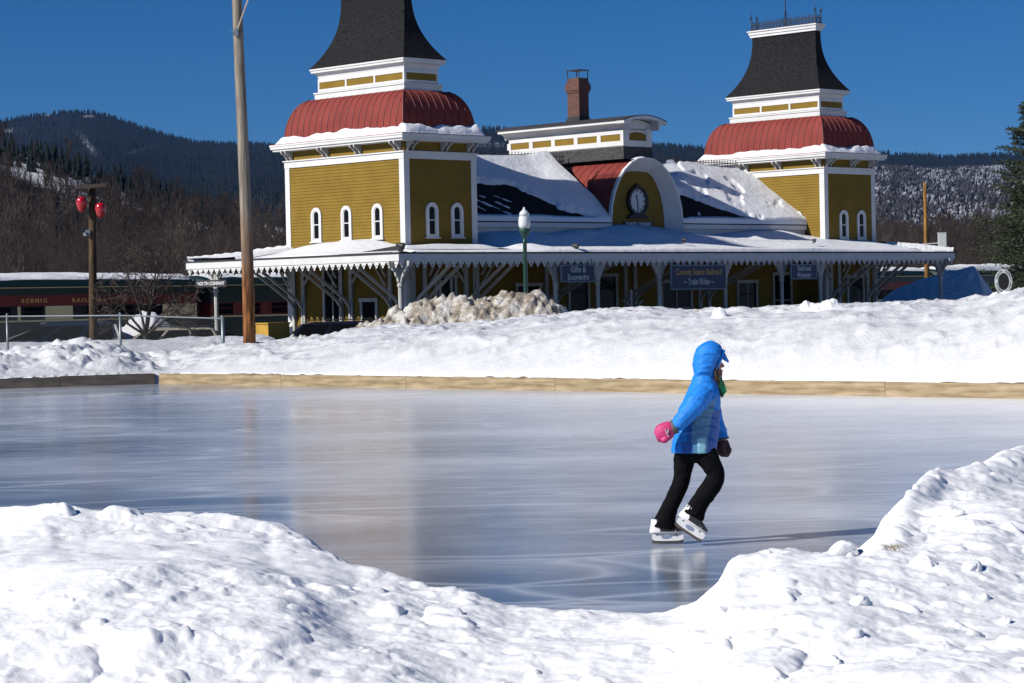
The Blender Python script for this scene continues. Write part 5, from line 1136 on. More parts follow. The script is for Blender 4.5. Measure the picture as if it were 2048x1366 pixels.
# ------------------------------------------------------------------ cars
def car(kind, px, py_roof, d, length, height, width, rz, paint, label, rack=False, name='parked_car'):
    """py_roof fixes where the roof line sits at this distance"""
    c = at(px, py_roof, d); z0 = c[2] - height; e = empty(name, (c[0], c[1], z0), rz, label, 'car', 'cars parked beside the station')
    L_, H, W_ = length, height, width / 2
    prof = {'wagon': [(-.5, .30), (-.495, .52), (-.40, .60), (-.27, .655), (-.255, .67), (-.12, .965), (.02, 1.0), (.38, .985), (.42, .96), (.485, .66), (.5, .60), (.5, .28), (.42, .20), (-.42, .20)],
            'suv': [(-.5, .30), (-.495, .55), (-.44, .62), (-.27, .66), (-.25, .68), (-.16, .95), (-.08, .99), (.40, 1.0), (.455, .97), (.49, .66), (.5, .58), (.5, .26), (.42, .2), (-.42, .2)],
            'sedan': [(-.5, .32), (-.49, .52), (-.38, .62), (-.24, .67), (-.22, .69), (-.08, .96), (.04, 1.0), (.20, .98), (.36, .71), (.48, .67), (.5, .58), (.49, .28), (.42, .2), (-.42, .2)],
            'van': [(-.5, .28), (-.49, .5), (-.42, .60), (-.36, .66), (-.27, .94), (-.2, .99), (.46, 1.0), (.485, .97), (.5, .6), (.5, .25), (.42, .18), (-.42, .18)]}[kind]
    zb = .66 * H; belt = [p for p in prof if p[1] >= .66]
    P = [(x * L_, z * H) for x, z in prof]; vs = []; n = len(P)
    def hw(z): return W_ * (.96 if z < .35 * H else 1.0) if z <= zb else W_ * (1 - .20 * (z - zb) / (H - zb))
    mb = MB(); lo = [p for p in P]; 
    vs = [(x, -hw(z), z) for x, z in P] + [(x, hw(z), z) for x, z in P] + [(x * .985, 0, z + .015) for x, z in P]
    for i in range(n): j_ = (i + 1) % n; mb.add([], []); 
    fs = []
    for i in range(n): j_ = (i + 1) % n; fs += [(i, j_, 2 * n + j_, 2 * n + i), (2 * n + i, 2 * n + j_, n + j_, n + i)]
    lowb = [i for i in range(n) if P[i][1] <= zb + .02 * H]; cab = [i for i in range(n) if P[i][1] >= zb - .001]
    mb.add(vs, fs)
    mb.add([vs[i] for i in range(n)], [tuple(range(n))]); mb.add([vs[n + i] for i in range(n)], [tuple(range(n - 1, -1, -1))])
    bd = mb.build('body', paint, e); bv = bd.modifiers.new('b', 'BEVEL'); bv.width = .035; bv.segments = 2; bv.limit_method = 'ANGLE'; bv.angle_limit = radians(20)
    # glass: side windows with pillars, windscreen, rear glass
    xs_ = sorted(p[0] for p in P if p[1] > .9 * H); x0, x1 = xs_[0], xs_[-1]; bx = [p for p in P if abs(p[1] - zb) < .04 * H]; xb0, xb1 = min(p[0] for p in bx), max(p[0] for p in bx)
    zt2 = .945 * H; zb2 = zb + .02
    for s in (-1, 1):
        m_ = MB(); nwin = 3 if kind != 'sedan' else 2
        for k in range(nwin):
            f0_, f1_ = k / nwin + .02, (k + 1) / nwin - .02; a0 = xb0 + (xb1 - xb0) * f0_ + (.12 if k == 0 else 0); a1 = xb0 + (xb1 - xb0) * f1_ - (.06 if k == nwin - 1 else 0); t0_ = x0 + (x1 - x0) * f0_; t1_ = x0 + (x1 - x0) * f1_
            q = [(a0, s * (hw(zb2) + .006), zb2), (a1, s * (hw(zb2) + .006), zb2), (t1_, s * (hw(zt2) + .006), zt2), (t0_, s * (hw(zt2) + .006), zt2)]
            m_.add(q + [(x, y - s * .012, z) for x, y, z in q], [(0, 1, 2, 3), (7, 6, 5, 4), (0, 4, 5, 1), (1, 5, 6, 2), (2, 6, 7, 3), (3, 7, 4, 0)])
        m_.build('side_window', M['glass'], e)
    def screen(xb, xt, nm, sg):
        m_ = MB(); q = [(xb + sg * .012, -hw(zb2) * .9, zb2 + .02), (xb + sg * .012, hw(zb2) * .9, zb2 + .02), (xt + sg * .012, hw(zt2) * .9, zt2), (xt + sg * .012, -hw(zt2) * .9, zt2)]
        m_.add(q + [(x - sg * .02, y, z - .01) for x, y, z in q], [(0, 1, 2, 3), (7, 6, 5, 4), (0, 4, 5, 1), (1, 5, 6, 2), (2, 6, 7, 3), (3, 7, 4, 0)]); m_.build(nm, M['glass'], e)
    screen(xb0, x0, 'windscreen', -1); screen(xb1, x1, 'rear_window', 1)
    for sx in (-.31, .31):
        for s in (-1, 1):
            m_ = MB(); r = .32; y = s * (W_ - .12)
            m_.tube([(sx * L_, y - .10, r), (sx * L_, y - .08, r), (sx * L_, y + .08, r), (sx * L_, y + .10, r)], [r * .9, r, r, r * .9], 20); w_ = m_.build('wheel', M['rubber'], e)
            m_ = MB(); m_.tube([(sx * L_, y + s * .10, r), (sx * L_, y + s * .115, r)], [r * .62, r * .5], 12); m_.build('rim', M['chrome'], w_)
    for s in (-1, 1):
        m_ = MB(); m_.box(-.5 * L_ - .01, -.5 * L_ + .05, s * W_ * .78 - .14, s * W_ * .78 + .14, .46 * H, .54 * H); m_.build('headlight', M['lampglass'], e)
        m_ = MB(); m_.box(.5 * L_ - .04, .5 * L_ + .01, s * W_ * .82 - .1, s * W_ * .82 + .1, .48 * H, .60 * H); m_.build('tail_light', M['maroon'], e)
    if rack:
        for s in (-1, 1):
            m_ = MB(); m_.tube([(x0 + .1, s * W_ * .62, H - .01), (x0 + .2, s * W_ * .62, H + .05), (x1 - .25, s * W_ * .62, H + .05), (x1 - .1, s * W_ * .62, H - .01)], .016, 6); m_.build('roof_rail', M['iron'] if rack != 'silver' else M['chrome'], e)
        for x in (x0 + .5, x1 - .6): m_ = MB(); m_.beam((x, -W_ * .62, H + .06), (x, W_ * .62, H + .06), .04, .03); m_.build('cross_bar', M['iron'] if rack != 'silver' else M['chrome'], e)
    return e
pb = mat('dark_blue_car_paint', (.006, .016, .035), .25, coat=.6); pt = mat('beige_car_paint', (.36, .33, .25), .3, coat=.5); pg = mat('brown_van_paint', (.045, .036, .03), .5)
car('suv', 118, 647, 86, 4.4, 1.72, 1.8, .1, pb, 'dark blue car with a silver roof bar behind the fence at far left', 'silver')
car('van', 190, 646, 90, 4.0, 1.9, 1.8, pi / 2 + .35, pg, 'dull brown boxy van between the dark blue car and the snow cone')
car('wagon', 322, 656, 84, 4.4, 1.42, 1.72, .08, pt, 'beige estate car with a roof rack below the small bare tree', 'black')
car('sedan', 432, 661, 88, 4.6, 1.40, 1.74, pi + .15, M['black'], 'dark saloon car beside the white canopy post behind the fence')
car('suv', 648, 643, 76, 4.5, 1.62, 1.82, .12, M['black'], 'glossy black estate car between the yellow crate and the dirty snow heap', 'black')
# yellow crate
c = at(545, 645, 77); e = empty('yellow_crate', (c[0], c[1], -.5), .7, 'yellow wooden grit box right of the utility pole', 'box'); hh = c[2] + .5; yc = mat('yellow_box_paint', (.42, .24, .03), .6, .15, 3)
mb = MB(); mb.box(-.42, .42, -.36, .36, 0, hh - .05); mb.build('body', yc, e); mb = MB(); mb.box(-.45, .45, -.39, .39, hh - .05, hh); mb.build('lid', yc, e)
mb = MB(); mb.tube([(.1, -.365, hh * .55), (.1, -.37, hh * .55)], .07, 12); mb.build('port', M['dark'], e)

# ------------------------------------------------------------------ unseen dark lot round the station, added to cut snow bounce
mb = MB(); q = [stloc(-16, -13, -.475), stloc(44, -13, -.475), stloc(44, 15, -.475), stloc(-16, 15, -.475)]
mb.add(q, [(0, 1, 2, 3)]); tag(mb.build('bounce_cut_lot', mat('bounce_cut_asphalt', (.035, .036, .04), .5, 0, .25, .004, 20, col2=(.13, .135, .15))), kind='structure')

# ------------------------------------------------------------------ coaches
def coach(u0, u1, label, low, band, win, letters=(), v=24., zr=-.95, side_cream=(), snow=1.):
    e = empty('railway_coach', stloc(u0, v, zr), pi / 2 - HEAD, label, 'railway coach', 'coaches standing on the track behind the station'); L_ = u1 - u0; W_ = 1.5
    b = MB(); b.box(0, L_, -W_, W_, 1.0, 2.10); b.build('lower_body', low, e)
    b = MB(); b.box(0, L_, -W_ + .01, W_ - .01, 2.10, 2.80); ub = b.build('window_band', win, e)
    b = MB(); b.box(0, L_, -W_, W_, 2.80, 3.28); b.build('letter_board', band, e); b = MB(); b.box(0, L_, -W_ + .004, W_ - .004, 3.28, 3.64); b.build('eave_band', M['darkgreen'], e)
    b = MB(); b.box(0, L_, -W_ - .03, -W_ + .02, 2.10, 2.17); b.box(0, L_, -W_ - .02, -W_ + .02, 3.60, 3.64); b.build('belt_rail', M['cream'], e)
    n = int(L_ / 1.55)
    for i in range(n):
        x = (i + .5) * L_ / n; m_ = MB()
        m_.box(x - .48, x + .48, -W_ - .012, -W_ + .02, 2.24, 2.74, 1); m_.box(x - .55, x - .48, -W_ - .03, -W_ + .01, 2.18, 2.79); m_.box(x + .48, x + .55, -W_ - .03, -W_ + .01, 2.18, 2.79)
        m_.box(x - .48, x + .48, -W_ - .02, -W_ + .01, 2.52, 2.55); m_.build('window', [win, M['glass']], e)
    for a, b_ in side_cream:
        m_ = MB(); m_.box(a - u0, b_ - u0, -W_ - .04, -W_ + .01, 2.18, 2.79); m_.build('cream_panel', M['cream'], e)
    r = MB(); N_ = 12; ar = [(-W_ - .08, 3.64), (-W_ - .06, 3.72)] + [(-(W_) * cos(pi * k / N_), 3.74 + .42 * sin(pi * k / N_) ** .8) for k in range(N_ + 1)] + [(W_ + .06, 3.72), (W_ + .08, 3.64)]
    xs_ = [-.25, -.1, .3, 1.0, L_ - 1.0, L_ - .3, L_ + .1, L_ + .25]; zs_ = [.62, .8, .94, 1, 1, .94, .8, .62]
    vs = [(x, y * (.86 + .14 * zz), 3.64 + (z - 3.64) * zz) for x, zz in zip(xs_, zs_) for y, z in ar]; m_ = len(ar)
    r.add(vs, [(i * m_ + k, i * m_ + k + 1, (i + 1) * m_ + k + 1, (i + 1) * m_ + k) for i in range(len(xs_) - 1) for k in range(m_ - 1)] + [tuple(range(m_)), tuple((len(xs_) - 1) * m_ + k for k in range(m_ - 1, -1, -1))])
    rf = r.build('roof', M['darkgreen'], e, smooth=True)
    # snow following the arch
    a = np.linspace(0, 1, 90); bq = np.linspace(0, 1, 18); A_, B_ = np.meshgrid(a, bq); X_ = A_ * (L_ - .2) + .1; Y_ = -W_ + .08 + B_ * (2 * W_ - .16); Zb = 3.72 + .42 * np.sqrt(np.clip(1 - (Y_ / W_) ** 2, 0, 1)) ** .8
    t = snow * (.13 + .13 * fbm(X_ * .35 + u0, Y_ * .8, 4, 3)) * ss(0, .08, B_) * ss(0, .08, 1 - B_) * ss(0, .02, A_) * ss(0, .02, 1 - A_) - .03
    npmesh('roof_snow', np.stack([X_.ravel(), Y_.ravel(), (Zb + t).ravel()], 1), gridfaces(18, 90), M['snowroof'], rf)
    for x in (2.6, L_ - 2.6):
        g = MB(); g.box(x - 1.6, x + 1.6, -.9, .9, .45, .95); bo = g.build('bogie', M['iron'], e)
        for dx in (-1.1, 1.1):
            for y in (-.75, .75): g = MB(); g.tube([(x + dx, y - .07, .46), (x + dx, y + .07, .46)], .46, 18); g.build('wheel', M['iron'], bo)
    g = MB(); g.box(.2, L_ - .2, -1.2, 1.2, .85, 1.0); g.box(L_ * .4, L_ * .6, -1.2, -.6, .4, .85); g.build('underframe', M['iron'], e)
    for x, sg in ((0, -1), (L_, 1)):
        g = MB(); g.box(min(x, x + sg * .3), max(x, x + sg * .3), -.5, .5, 1.0, 3.5); g.build('gangway', M['iron'], e)
    for txt, uc, sz, sx in letters: text_mesh('lettering', txt, sz, M['gold'], e, (uc - u0, -W_ - .012, 3.03), (1, 0, 0), (0, 0, 1), bold=.012, sx=sx)
    return e
coach(-17.5, 7.0, 'maroon and cream coach lettered SCENIC RAILROAD at the far left behind the fence', M['darkgreen'], M['maroon'], M['dark'], [('C O N W A Y', -4.5, .23, 1.15), ('S C E N I C', -1.92, .23, 1.2), ('R A I L R O A D', 1.0, .23, 1.2)], side_cream=[(-1.37, .07), (5.0, 6.95), (-2.80, -2.66)])
coach(7.8, 32.5, 'dark green coach with a maroon band between the white post and the station wall', M['darkgreen'], M['darkgreen'], M['maroon'], side_cream=[(9.7, 9.8)])
coach(37.5, 65.3, 'coach with maroon letter board and cream panel seen under the right end of the canopy', M['darkgreen'], M['maroon'], M['dark'], side_cream=[(61.5, 65.1)])
coach(66.4, 91, 'dark green coach with gold letters and snowy roof at the right edge', M['darkgreen'], M['darkgreen'], M['maroon'], letters=[], snow=1.3)
e_ = [o for o in COL.objects if o.name.startswith('railway_coach')][-1]
text_mesh('lettering', 'C O N W A Y   S C E N I C', .42, M['gold'], e_, (12.8, -1.535, 2.62), (1, 0, 0), (0, 0, 1), bold=.012)

# ------------------------------------------------------------------ snow heaps
def heap(name, d, prof, thick, m, label, amp=.12, dens=9, rmax=.28, base=-.6, seed=1, grain=.035, cat='snow heap', step=.045, skew=0):
    """prof: outline (px, py) of the top edge at distance d; the heap is a real mound centred there"""
    P = [at(px, py, d) for px, py in prof]; xs_ = np.array([p[0] for p in P]); zs_ = np.array([p[2] for p in P]); cx = xs_.mean(); ext = .5 * thick
    gx = np.arange(xs_[0] - ext, xs_[-1] + ext, step); gy = np.arange(-thick, thick, step * 1.4); X_, Y_ = np.meshgrid(gx, gy)
    ridge = np.interp(X_ + skew * Y_, xs_, zs_, left=base, right=base); edge = ss(xs_[0] - ext, xs_[0] + .1, X_) * (1 - ss(xs_[-1] - .1, xs_[-1] + ext, X_))
    ridge = base + (np.interp(X_ + skew * Y_, xs_, zs_) - base) * edge; yy = np.abs(Y_) / thick
    z = base + (ridge - base) * np.clip(1 - yy ** 1.35, 0, 1)
    k = ss(0, .35, (z - base)) * 1.0
    z = z + k * (amp * fbm(X_ * 1.3 + seed, Y_ * 1.3, 5, seed % 6, .6) + .55 * lumps(X_, Y_, seed, dens, .05, rmax, gx[0], gx[-1], gy[0], gy[-1], .8) + .7 * chunks(X_ + .04 * fbm(X_ * 5, Y_ * 5, 2, 1), Y_ * .8, rmax * 1.5, seed, 1.6, .1, .7, .6) * (1 if step < .0445 else .3) - rmax * .3 + grain * fbm(X_ * 9, Y_ * 9, 2, 3))
    V = np.stack([(X_ - cx).ravel(), Y_.ravel(), z.ravel()], 1)
    o = npmesh(name, V, gridfaces(len(gy), len(gx)), m, smooth=False if grain > .05 else True); o.location = (cx, d, 0); return tag(o, label, cat)
dh = heap('dirty_snow_heap', 62, [(705, 668), (730, 652), (770, 632), (812, 612), (835, 607), (862, 606), (905, 600), (950, 592), (1000, 588), (1060, 586), (1092, 586), (1108, 598), (1128, 612), (1148, 632)], 2.4, M['snowdirty'], 'big dirty brown and grey heap of ploughed snow chunks in front of the station', .22, 22, .19, grain=.12, seed=21, step=.04)
heap('dirty_snow_heap', 57, [(572, 690), (585, 675), (610, 668), (640, 670), (665, 680)], .9, M['snowdirty'], 'small brownish snow heap in front of the black estate car', .10, 22, .15, seed=5, grain=.06, base=.1, step=.03)
heap('snow_heap', 92, [(222, 668), (250, 648), (285, 622), (310, 620), (335, 640), (372, 664)], 2.6, M['snowfar'], 'pointed white snow heap behind the small bare tree', .12, 3, .3, seed=9)
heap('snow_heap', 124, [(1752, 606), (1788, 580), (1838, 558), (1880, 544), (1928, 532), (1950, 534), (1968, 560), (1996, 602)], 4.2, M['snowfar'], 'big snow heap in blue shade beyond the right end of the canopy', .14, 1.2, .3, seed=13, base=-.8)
heap('snow_block', 43, [(1592, 622), (1602, 606), (1640, 604), (1665, 598), (1676, 600), (1684, 622)], .35, M['snow'], 'angular white snow block on the far bank below the museum sign', .05, 30, .10, seed=3, base=1.2, step=.012, grain=.02)
heap('snow_block', 43, [(1420, 632), (1428, 617), (1440, 614), (1452, 622), (1458, 632)], .16, M['snow'], 'small white snow block on the far bank crest behind the skater', .03, 60, .05, seed=4, base=1.2, step=.010, grain=.02)
heap('dirty_snow_heap', 46, [(1362, 632), (1385, 624), (1405, 618), (1425, 622), (1440, 632)], .35, M['snowdirty'], 'low brown snow patch on the bank crest below the Train Rides sign', .03, 40, .07, seed=6, base=1.1, step=.015, grain=.02)
heap('snow_block', 41, [(1965, 612), (1978, 592), (1995, 586), (2020, 588), (2048, 596), (2075, 606)], .5, M['snow'], 'ragged snow blocks on the bank crest under the ring sign', .05, 30, .12, seed=8, base=1.3, step=.013, grain=.02)

# loose chunks on the near bank
rng = random.Random(12)
chunk_px = [(1675, 1108, 26), (1842, 1132, 22), (1935, 1138, 16), (1712, 1210, 17), (1432, 1230, 17), (1998, 1246, 11), (1650, 1330, 17), (118, 1026, 20), (1905, 1034, 12), (1540, 1355, 15), (1700, 1270, 14)]
cpx = np.array([c[0] for c in chunk_px], float); dd = np.arange(8.0, 18, .02); Pg, Dg = np.meshgrid(cpx, dd); Zg = nearz(Pg, Dg, (Pg - 1024) / FPX * Dg, Dg)
for i, (px_, py_, r_) in enumerate(chunk_px):
    zl = EYE[2] + (601 - .0209 * (px_ - 1024) - py_) / FPX * dd; hit = np.where(Zg[:, i] > zl)[0]; j_ = hit[0] if len(hit) else int(np.argmin(np.abs(Zg[:, i] - zl))); d_ = dd[j_]; z_ = Zg[j_, i]
    R_ = r_ * d_ / FPX * 1.25; V, Fc = ico(4); rs = np.random.RandomState(i + 40); o3 = rs.rand(3) * 20
    n1 = fbm(V[:, 0] * 1.3 + o3[0] + V[:, 2] * .7, V[:, 1] * 1.3 + o3[1] - V[:, 2] * .9, 4, i); n2 = fbm(V[:, 0] * 3.3 + o3[2] + V[:, 2], V[:, 1] * 3.3 - V[:, 2], 3, i + 1); P = V * (1 + .42 * n1 + .0 * n2)[:, None] * np.array([1.2, .9, .75]) * R_
    o = npmesh('snow_chunk', P, np.array(Fc), M['snow']); o.location = ((px_ - 1024) / FPX * d_, d_, z_ - R_ * .05); o.rotation_euler = (rng.uniform(-.4, .4), rng.uniform(-.4, .4), rng.uniform(0, 6))
    tag(o, 'loose lump of snow lying on the near snow bank', 'snow lump', 'loose lumps of snow on the near bank')
# dry grass poking out
px_, py_ = 1778, 1102; Pg, Dg = np.meshgrid([float(px_)], dd); Zc = nearz(Pg, Dg, (Pg - 1024) / FPX * Dg, Dg)[:, 0]; zl = EYE[2] + (601 - .0209 * (px_ - 1024) - py_) / FPX * dd; j_ = int(np.argmax(Zc > zl)); mb = MB()
for i in range(26):
    a = rng.uniform(-.035, .035); b_ = rng.uniform(-.02, .02); mb.tube([(a, b_, -.01), (a + rng.uniform(-.02, .02), b_, .014), (a + rng.uniform(-.05, .05), b_, .02 + rng.uniform(0, .015))], [.0014, .0012, .0005], 3)
o = mb.build('dry_grass', mat('dry_grass', (.25, .19, .07), .8)); o.location = ((px_ - 1024) / FPX * dd[j_], dd[j_], Zc[j_]); tag(o, 'tiny tuft of dry grass poking through the right snow bank', 'grass tuft')

# ------------------------------------------------------------------ trees
def grow(seed, h, spread=.5, levels=4, trunk_r=None, upward=.55, nb=(5, 4, 3, 3), first=.3, twist=.25):
    r = np.random.RandomState(seed); segs = []; tr_ = trunk_r or h * .013
    def rec(p, d, L_, rad, lv):
        n = 4 if lv == 0 else 3; q = p.copy(); pts = [q.copy()]
        for i in range(n):
            d = d + r.normal(0, twist * (.3 if lv == 0 else 1), 3) * .5 + np.array([0, 0, .10 * upward if lv else .15]); d /= np.linalg.norm(d); q2 = q + d * L_ / n
            r0_, r1_ = rad * (1 - .6 * i / n), rad * (1 - .6 * (i + 1) / n); segs.append((q.copy(), q2.copy(), r0_, r1_, lv)); q = q2; pts.append(q.copy())
        if lv >= levels: return
        k = nb[min(lv, len(nb) - 1)]
        for i in range(k):
            f = (first if lv == 0 else .25) + (1 - (first if lv == 0 else .25)) * (i + r.rand()) / k; j = min(int(f * n), n - 1); g = pts[j] + (pts[j + 1] - pts[j]) * (f * n - j)
            az = r.rand() * 2 * pi; s = np.array([cos(az), sin(az), 0]); nd = d * upward + s * spread + np.array([0, 0, upward * .6]); nd /= np.linalg.norm(nd)
            rec(g, nd, L_ * (.62 if lv == 0 else .6) * (1.15 - .45 * f if lv == 0 else r.uniform(.7, 1.1)), max(rad * (1 - .6 * f) * .62, .004), lv + 1)
    rec(np.zeros(3), np.array([0, 0, 1.]), h * .8, tr_, 0); return segs
def seg_mesh(segs, n=3, minr=0):
    a = np.array([s[0] for s in segs]); b = np.array([s[1] for s in segs]); ra = np.maximum([s[2] for s in segs], minr); rb = np.maximum([s[3] for s in segs], minr)
    d = b - a; d /= np.linalg.norm(d, axis=1)[:, None] + 1e-9; ref = np.where(np.abs(d[:, 2:3]) > .9, [[1., 0, 0]], [[0, 0, 1.]]); x = np.cross(d, ref); x /= np.linalg.norm(x, axis=1)[:, None] + 1e-9; y = np.cross(d, x)
    V = []
    for base, rr_ in ((a, ra), (b, rb)):
        for k in range(n): t = 2 * pi * k / n; V.append(base + (x * cos(t) + y * sin(t)) * rr_[:, None])
    V = np.stack(V, 1).reshape(-1, 3); i = np.arange(len(segs)) * 2 * n
    F_ = np.stack([np.stack([i + k, i + (k + 1) % n, i + n + (k + 1) % n, i + n + k], 1) for k in range(n)], 1).reshape(-1, 4); return V, F_
def scatter(name, temps, places, m, label, kind='stuff'):
    """places: (x, y, z, scale, rot, template)"""
    Vs, Fs, n = [], [], 0
    for x, y, z, s, rz, k in places:
        V, F_ = temps[k]; c_, s_ = cos(rz), sin(rz); W = np.stack([V[:, 0] * c_ - V[:, 1] * s_, V[:, 0] * s_ + V[:, 1] * c_, V[:, 2]], 1) * s + (x, y, z); Vs.append(W); Fs.append(F_ + n); n += len(V)
    return tag(npmesh(name, np.concatenate(Vs), np.concatenate(Fs), m, smooth=False), label, 'woodland', None, kind)
R = np.random.RandomState(3)
T1 = [seg_mesh(grow(60 + i, 10, .55 + .1 * (i % 3), 4, upward=.75, nb=(9, 4, 3, 2), first=.25), 3, .011) for i in range(6)]
T2 = [seg_mesh(grow(80 + i, 10, .5, 3, upward=.8, nb=(10, 5, 3), first=.2), 3, .022) for i in range(4)]
pl_ = []
for i in range(230):
    px_ = R.uniform(-350, 640); d_ = R.uniform(150, 250); f_ = ss(200, 600, px_); hh = R.uniform(5.0, 8.2) * (1 - .12 * f_) ; pl_.append(((px_ - 1024) / FPX * d_, d_, -1.2 + (d_ - 150) * .02, hh / 10, R.uniform(0, 6), R.randint(6)))
for i in range(120):
    px_ = R.uniform(1735, 2500); d_ = R.uniform(215, 300); hh = R.uniform(5.0, 8.2); pl_.append(((px_ - 1024) / FPX * d_, d_, -1.2, hh / 10, R.uniform(0, 6), R.randint(6)))
scatter('bare_woods', T1, pl_, M['bark2'], 'dense brown leafless woods behind the tracks')
pl_ = []
for i in range(420):
    px_ = R.uniform(-350, 620); d_ = R.uniform(260, 420); pl_.append(((px_ - 1024) / FPX * d_, d_, -1 + (d_ - 260) * .016 * (1 - .2 * ss(100, 600, px_)), R.uniform(.5, .8), R.uniform(0, 6), R.randint(4)))
for i in range(160):
    px_ = R.uniform(1735, 2400); d_ = R.uniform(300, 450); pl_.append(((px_ - 1024) / FPX * d_, d_, -1 + (d_ - 300) * .02, R.uniform(.7, 1.0), R.uniform(0, 6), R.randint(4)))
scatter('distant_woods', T2, pl_, M['bark2'], 'grey brown leafless woods on the lower slopes')
# nearer bare trees one can tell apart
tags_ = ['tall bare tree close behind the utility pole beside the near tower', 'slim bare tree right of the far tower', 'dark bare tree at the far left edge behind the maroon coach', 'bare tree between the lantern pole and the utility pole']
for k, (px_, d_, hh, sd_) in enumerate([(540, 165, 9.0, 5), (1742, 200, 7.5, 7), (60, 150, 8.6, 11), (395, 150, 7.2, 15)]):
    sg = grow(300 + sd_, hh, .55, 4, upward=.6, nb=(9, 5, 4, 2), first=.28); e = empty('bare_tree', ((px_ - 1024) / FPX * d_, d_, -1.1), 0, tags_[k], 'tree', 'bare trees')
    V, F_ = seg_mesh([s for s in sg if s[4] == 0], 7); npmesh('trunk', V, F_, M['bark'], e); V, F_ = seg_mesh([s for s in sg if s[4] > 0], 4, .012); npmesh('crown', V, F_, M['bark'], e, smooth=False)
# small spreading tree behind the fence
bt = at(291, 690, 80); e = empty('ornamental_tree', (bt[0], bt[1], -.1), 0, 'small spreading leafless tree with forked trunk in front of the pointed snow heap', 'tree')
rs = np.random.RandomState(8); sg = []; segs0 = [(np.array([0, 0, -.5]), np.array([.03, 0, .85]), .12, .10, 0)]
for i, (az, tl, L_) in enumerate([(0.1, .70, 1.9), (pi - .1, .72, 1.9), (1.7, .4, 2.1), (.9, .15, 2.6), (3.6, .3, 2.4), (6.1, .98, 1.9), (3.3, .98, 1.8)]):
    s = grow(400 + i, L_ * 1.25, .75, 3, trunk_r=.05, upward=.30, nb=(7, 4, 3), first=.3, twist=.45); Rm = (Matrix.Rotation(az, 3, 'Z') @ Matrix.Rotation(tl, 3, 'Y'))
    Rn = np.array(Rm); sg += [(Rn @ a + (.03, 0, .82), Rn @ b + (.03, 0, .82), r0, r1, lv) for a, b, r0, r1, lv in s]
V, F_ = seg_mesh(segs0 + [s for s in sg if s[4] == 0], 8); npmesh('trunk', V, F_, M['bark'], e); V, F_ = seg_mesh([s for s in sg if s[4] > 0], 4, .009); npmesh('crown', V, F_, M['bark'], e, smooth=False)
# evergreens at the right
def pine(px_, d_, h_, rmax_, z0, label, seed, m=M['needle2'], dens=1., lo=.12):
    r = np.random.RandomState(seed); e = empty('pine_tree', ((px_ - 1024) / FPX * d_, d_, z0), 0, label, 'tree', 'evergreens at the right edge'); sg = []; blades = []
    zz = h_ * lo
    sg.append((np.zeros(3), np.array([0, 0, h_ * .5]), h_ * .016, h_ * .010, 0)); sg.append((np.array([0, 0, h_ * .5]), np.array([.1, 0, h_]), h_ * .010, .02, 0))
    while zz < h_ * .99:
        f = (zz - h_ * lo) / (h_ * (1 - lo)); L0 = rmax_ * (1 - f) ** .55 * (1 - .25 * (1 - f) ** 4)
        for k in range(5):
            az = r.rand() * 2 * pi; L_ = L0 * r.uniform(.6, 1.15) + .15; d = np.array([cos(az), sin(az), 0]); p = np.array([0, 0, zz + r.uniform(-.15, .15)]); prev = p; n = 6
            for i in range(1, n + 1):
                t = i / n; q = p + d * L_ * t + np.array([0, 0, L_ * (.10 * t - .26 * t * t + .22 * t ** 4)]); sg.append((prev, q, .03 * (1 - t * .7), .03 * (1 - t * .8), 1)); prev = q
                if t > .25:
                    for c in range(int((5 + 5 * t) * dens)):
                        side = np.array([-d[1], d[0], 0]) * r.normal(0, .22 * L_ * (1.1 - t * .5)); blades.append(q + side + d * r.normal(0, .10 * L_) + np.array([0, 0, r.normal(.04, .06)]))
        zz += r.uniform(.22, .38)
    V, F_ = seg_mesh([s for s in sg if s[4] == 0], 8); npmesh('trunk', V, F_, M['bark'], e)
    B = np.array(blades); n = len(B); V = []; F_ = []
    dirs = r.normal(0, 1, (n, 5, 3)); dirs[..., 2] = dirs[..., 2] * .5 + .35; dirs /= np.linalg.norm(dirs, axis=2)[..., None]; s = r.uniform(.09, .17, (n, 1, 1)); tip = B[:, None] + dirs * s; w_ = np.cross(dirs, r.normal(0, 1, (n, 5, 3))); w_ /= np.linalg.norm(w_, axis=2)[..., None]; w_ *= .028
    Q = np.stack([B[:, None] - w_, B[:, None] + w_, tip + w_ * .4, tip - w_ * .4], 2).reshape(-1, 3); V1, F1 = seg_mesh([s_ for s_ in sg if s_[4] == 1], 3)
    F2 = np.arange(len(Q)).reshape(-1, 4); npmesh('crown', np.concatenate([Q, V1]), np.concatenate([F2, F1 + len(Q)]), m, e, smooth=False)
pine(2085, 132, 13.6, 4.0, -1, 'dark layered pine against the sky at the right edge', 5, dens=1.6)
pine(2048, 160, 9.2, 2.6, -1, 'lower dense pine left of and behind the tall one at the right edge', 6, dens=1.3)
pine(2120, 150, 12, 3.6, -1, 'pine just outside the right edge', 9, dens=1.)

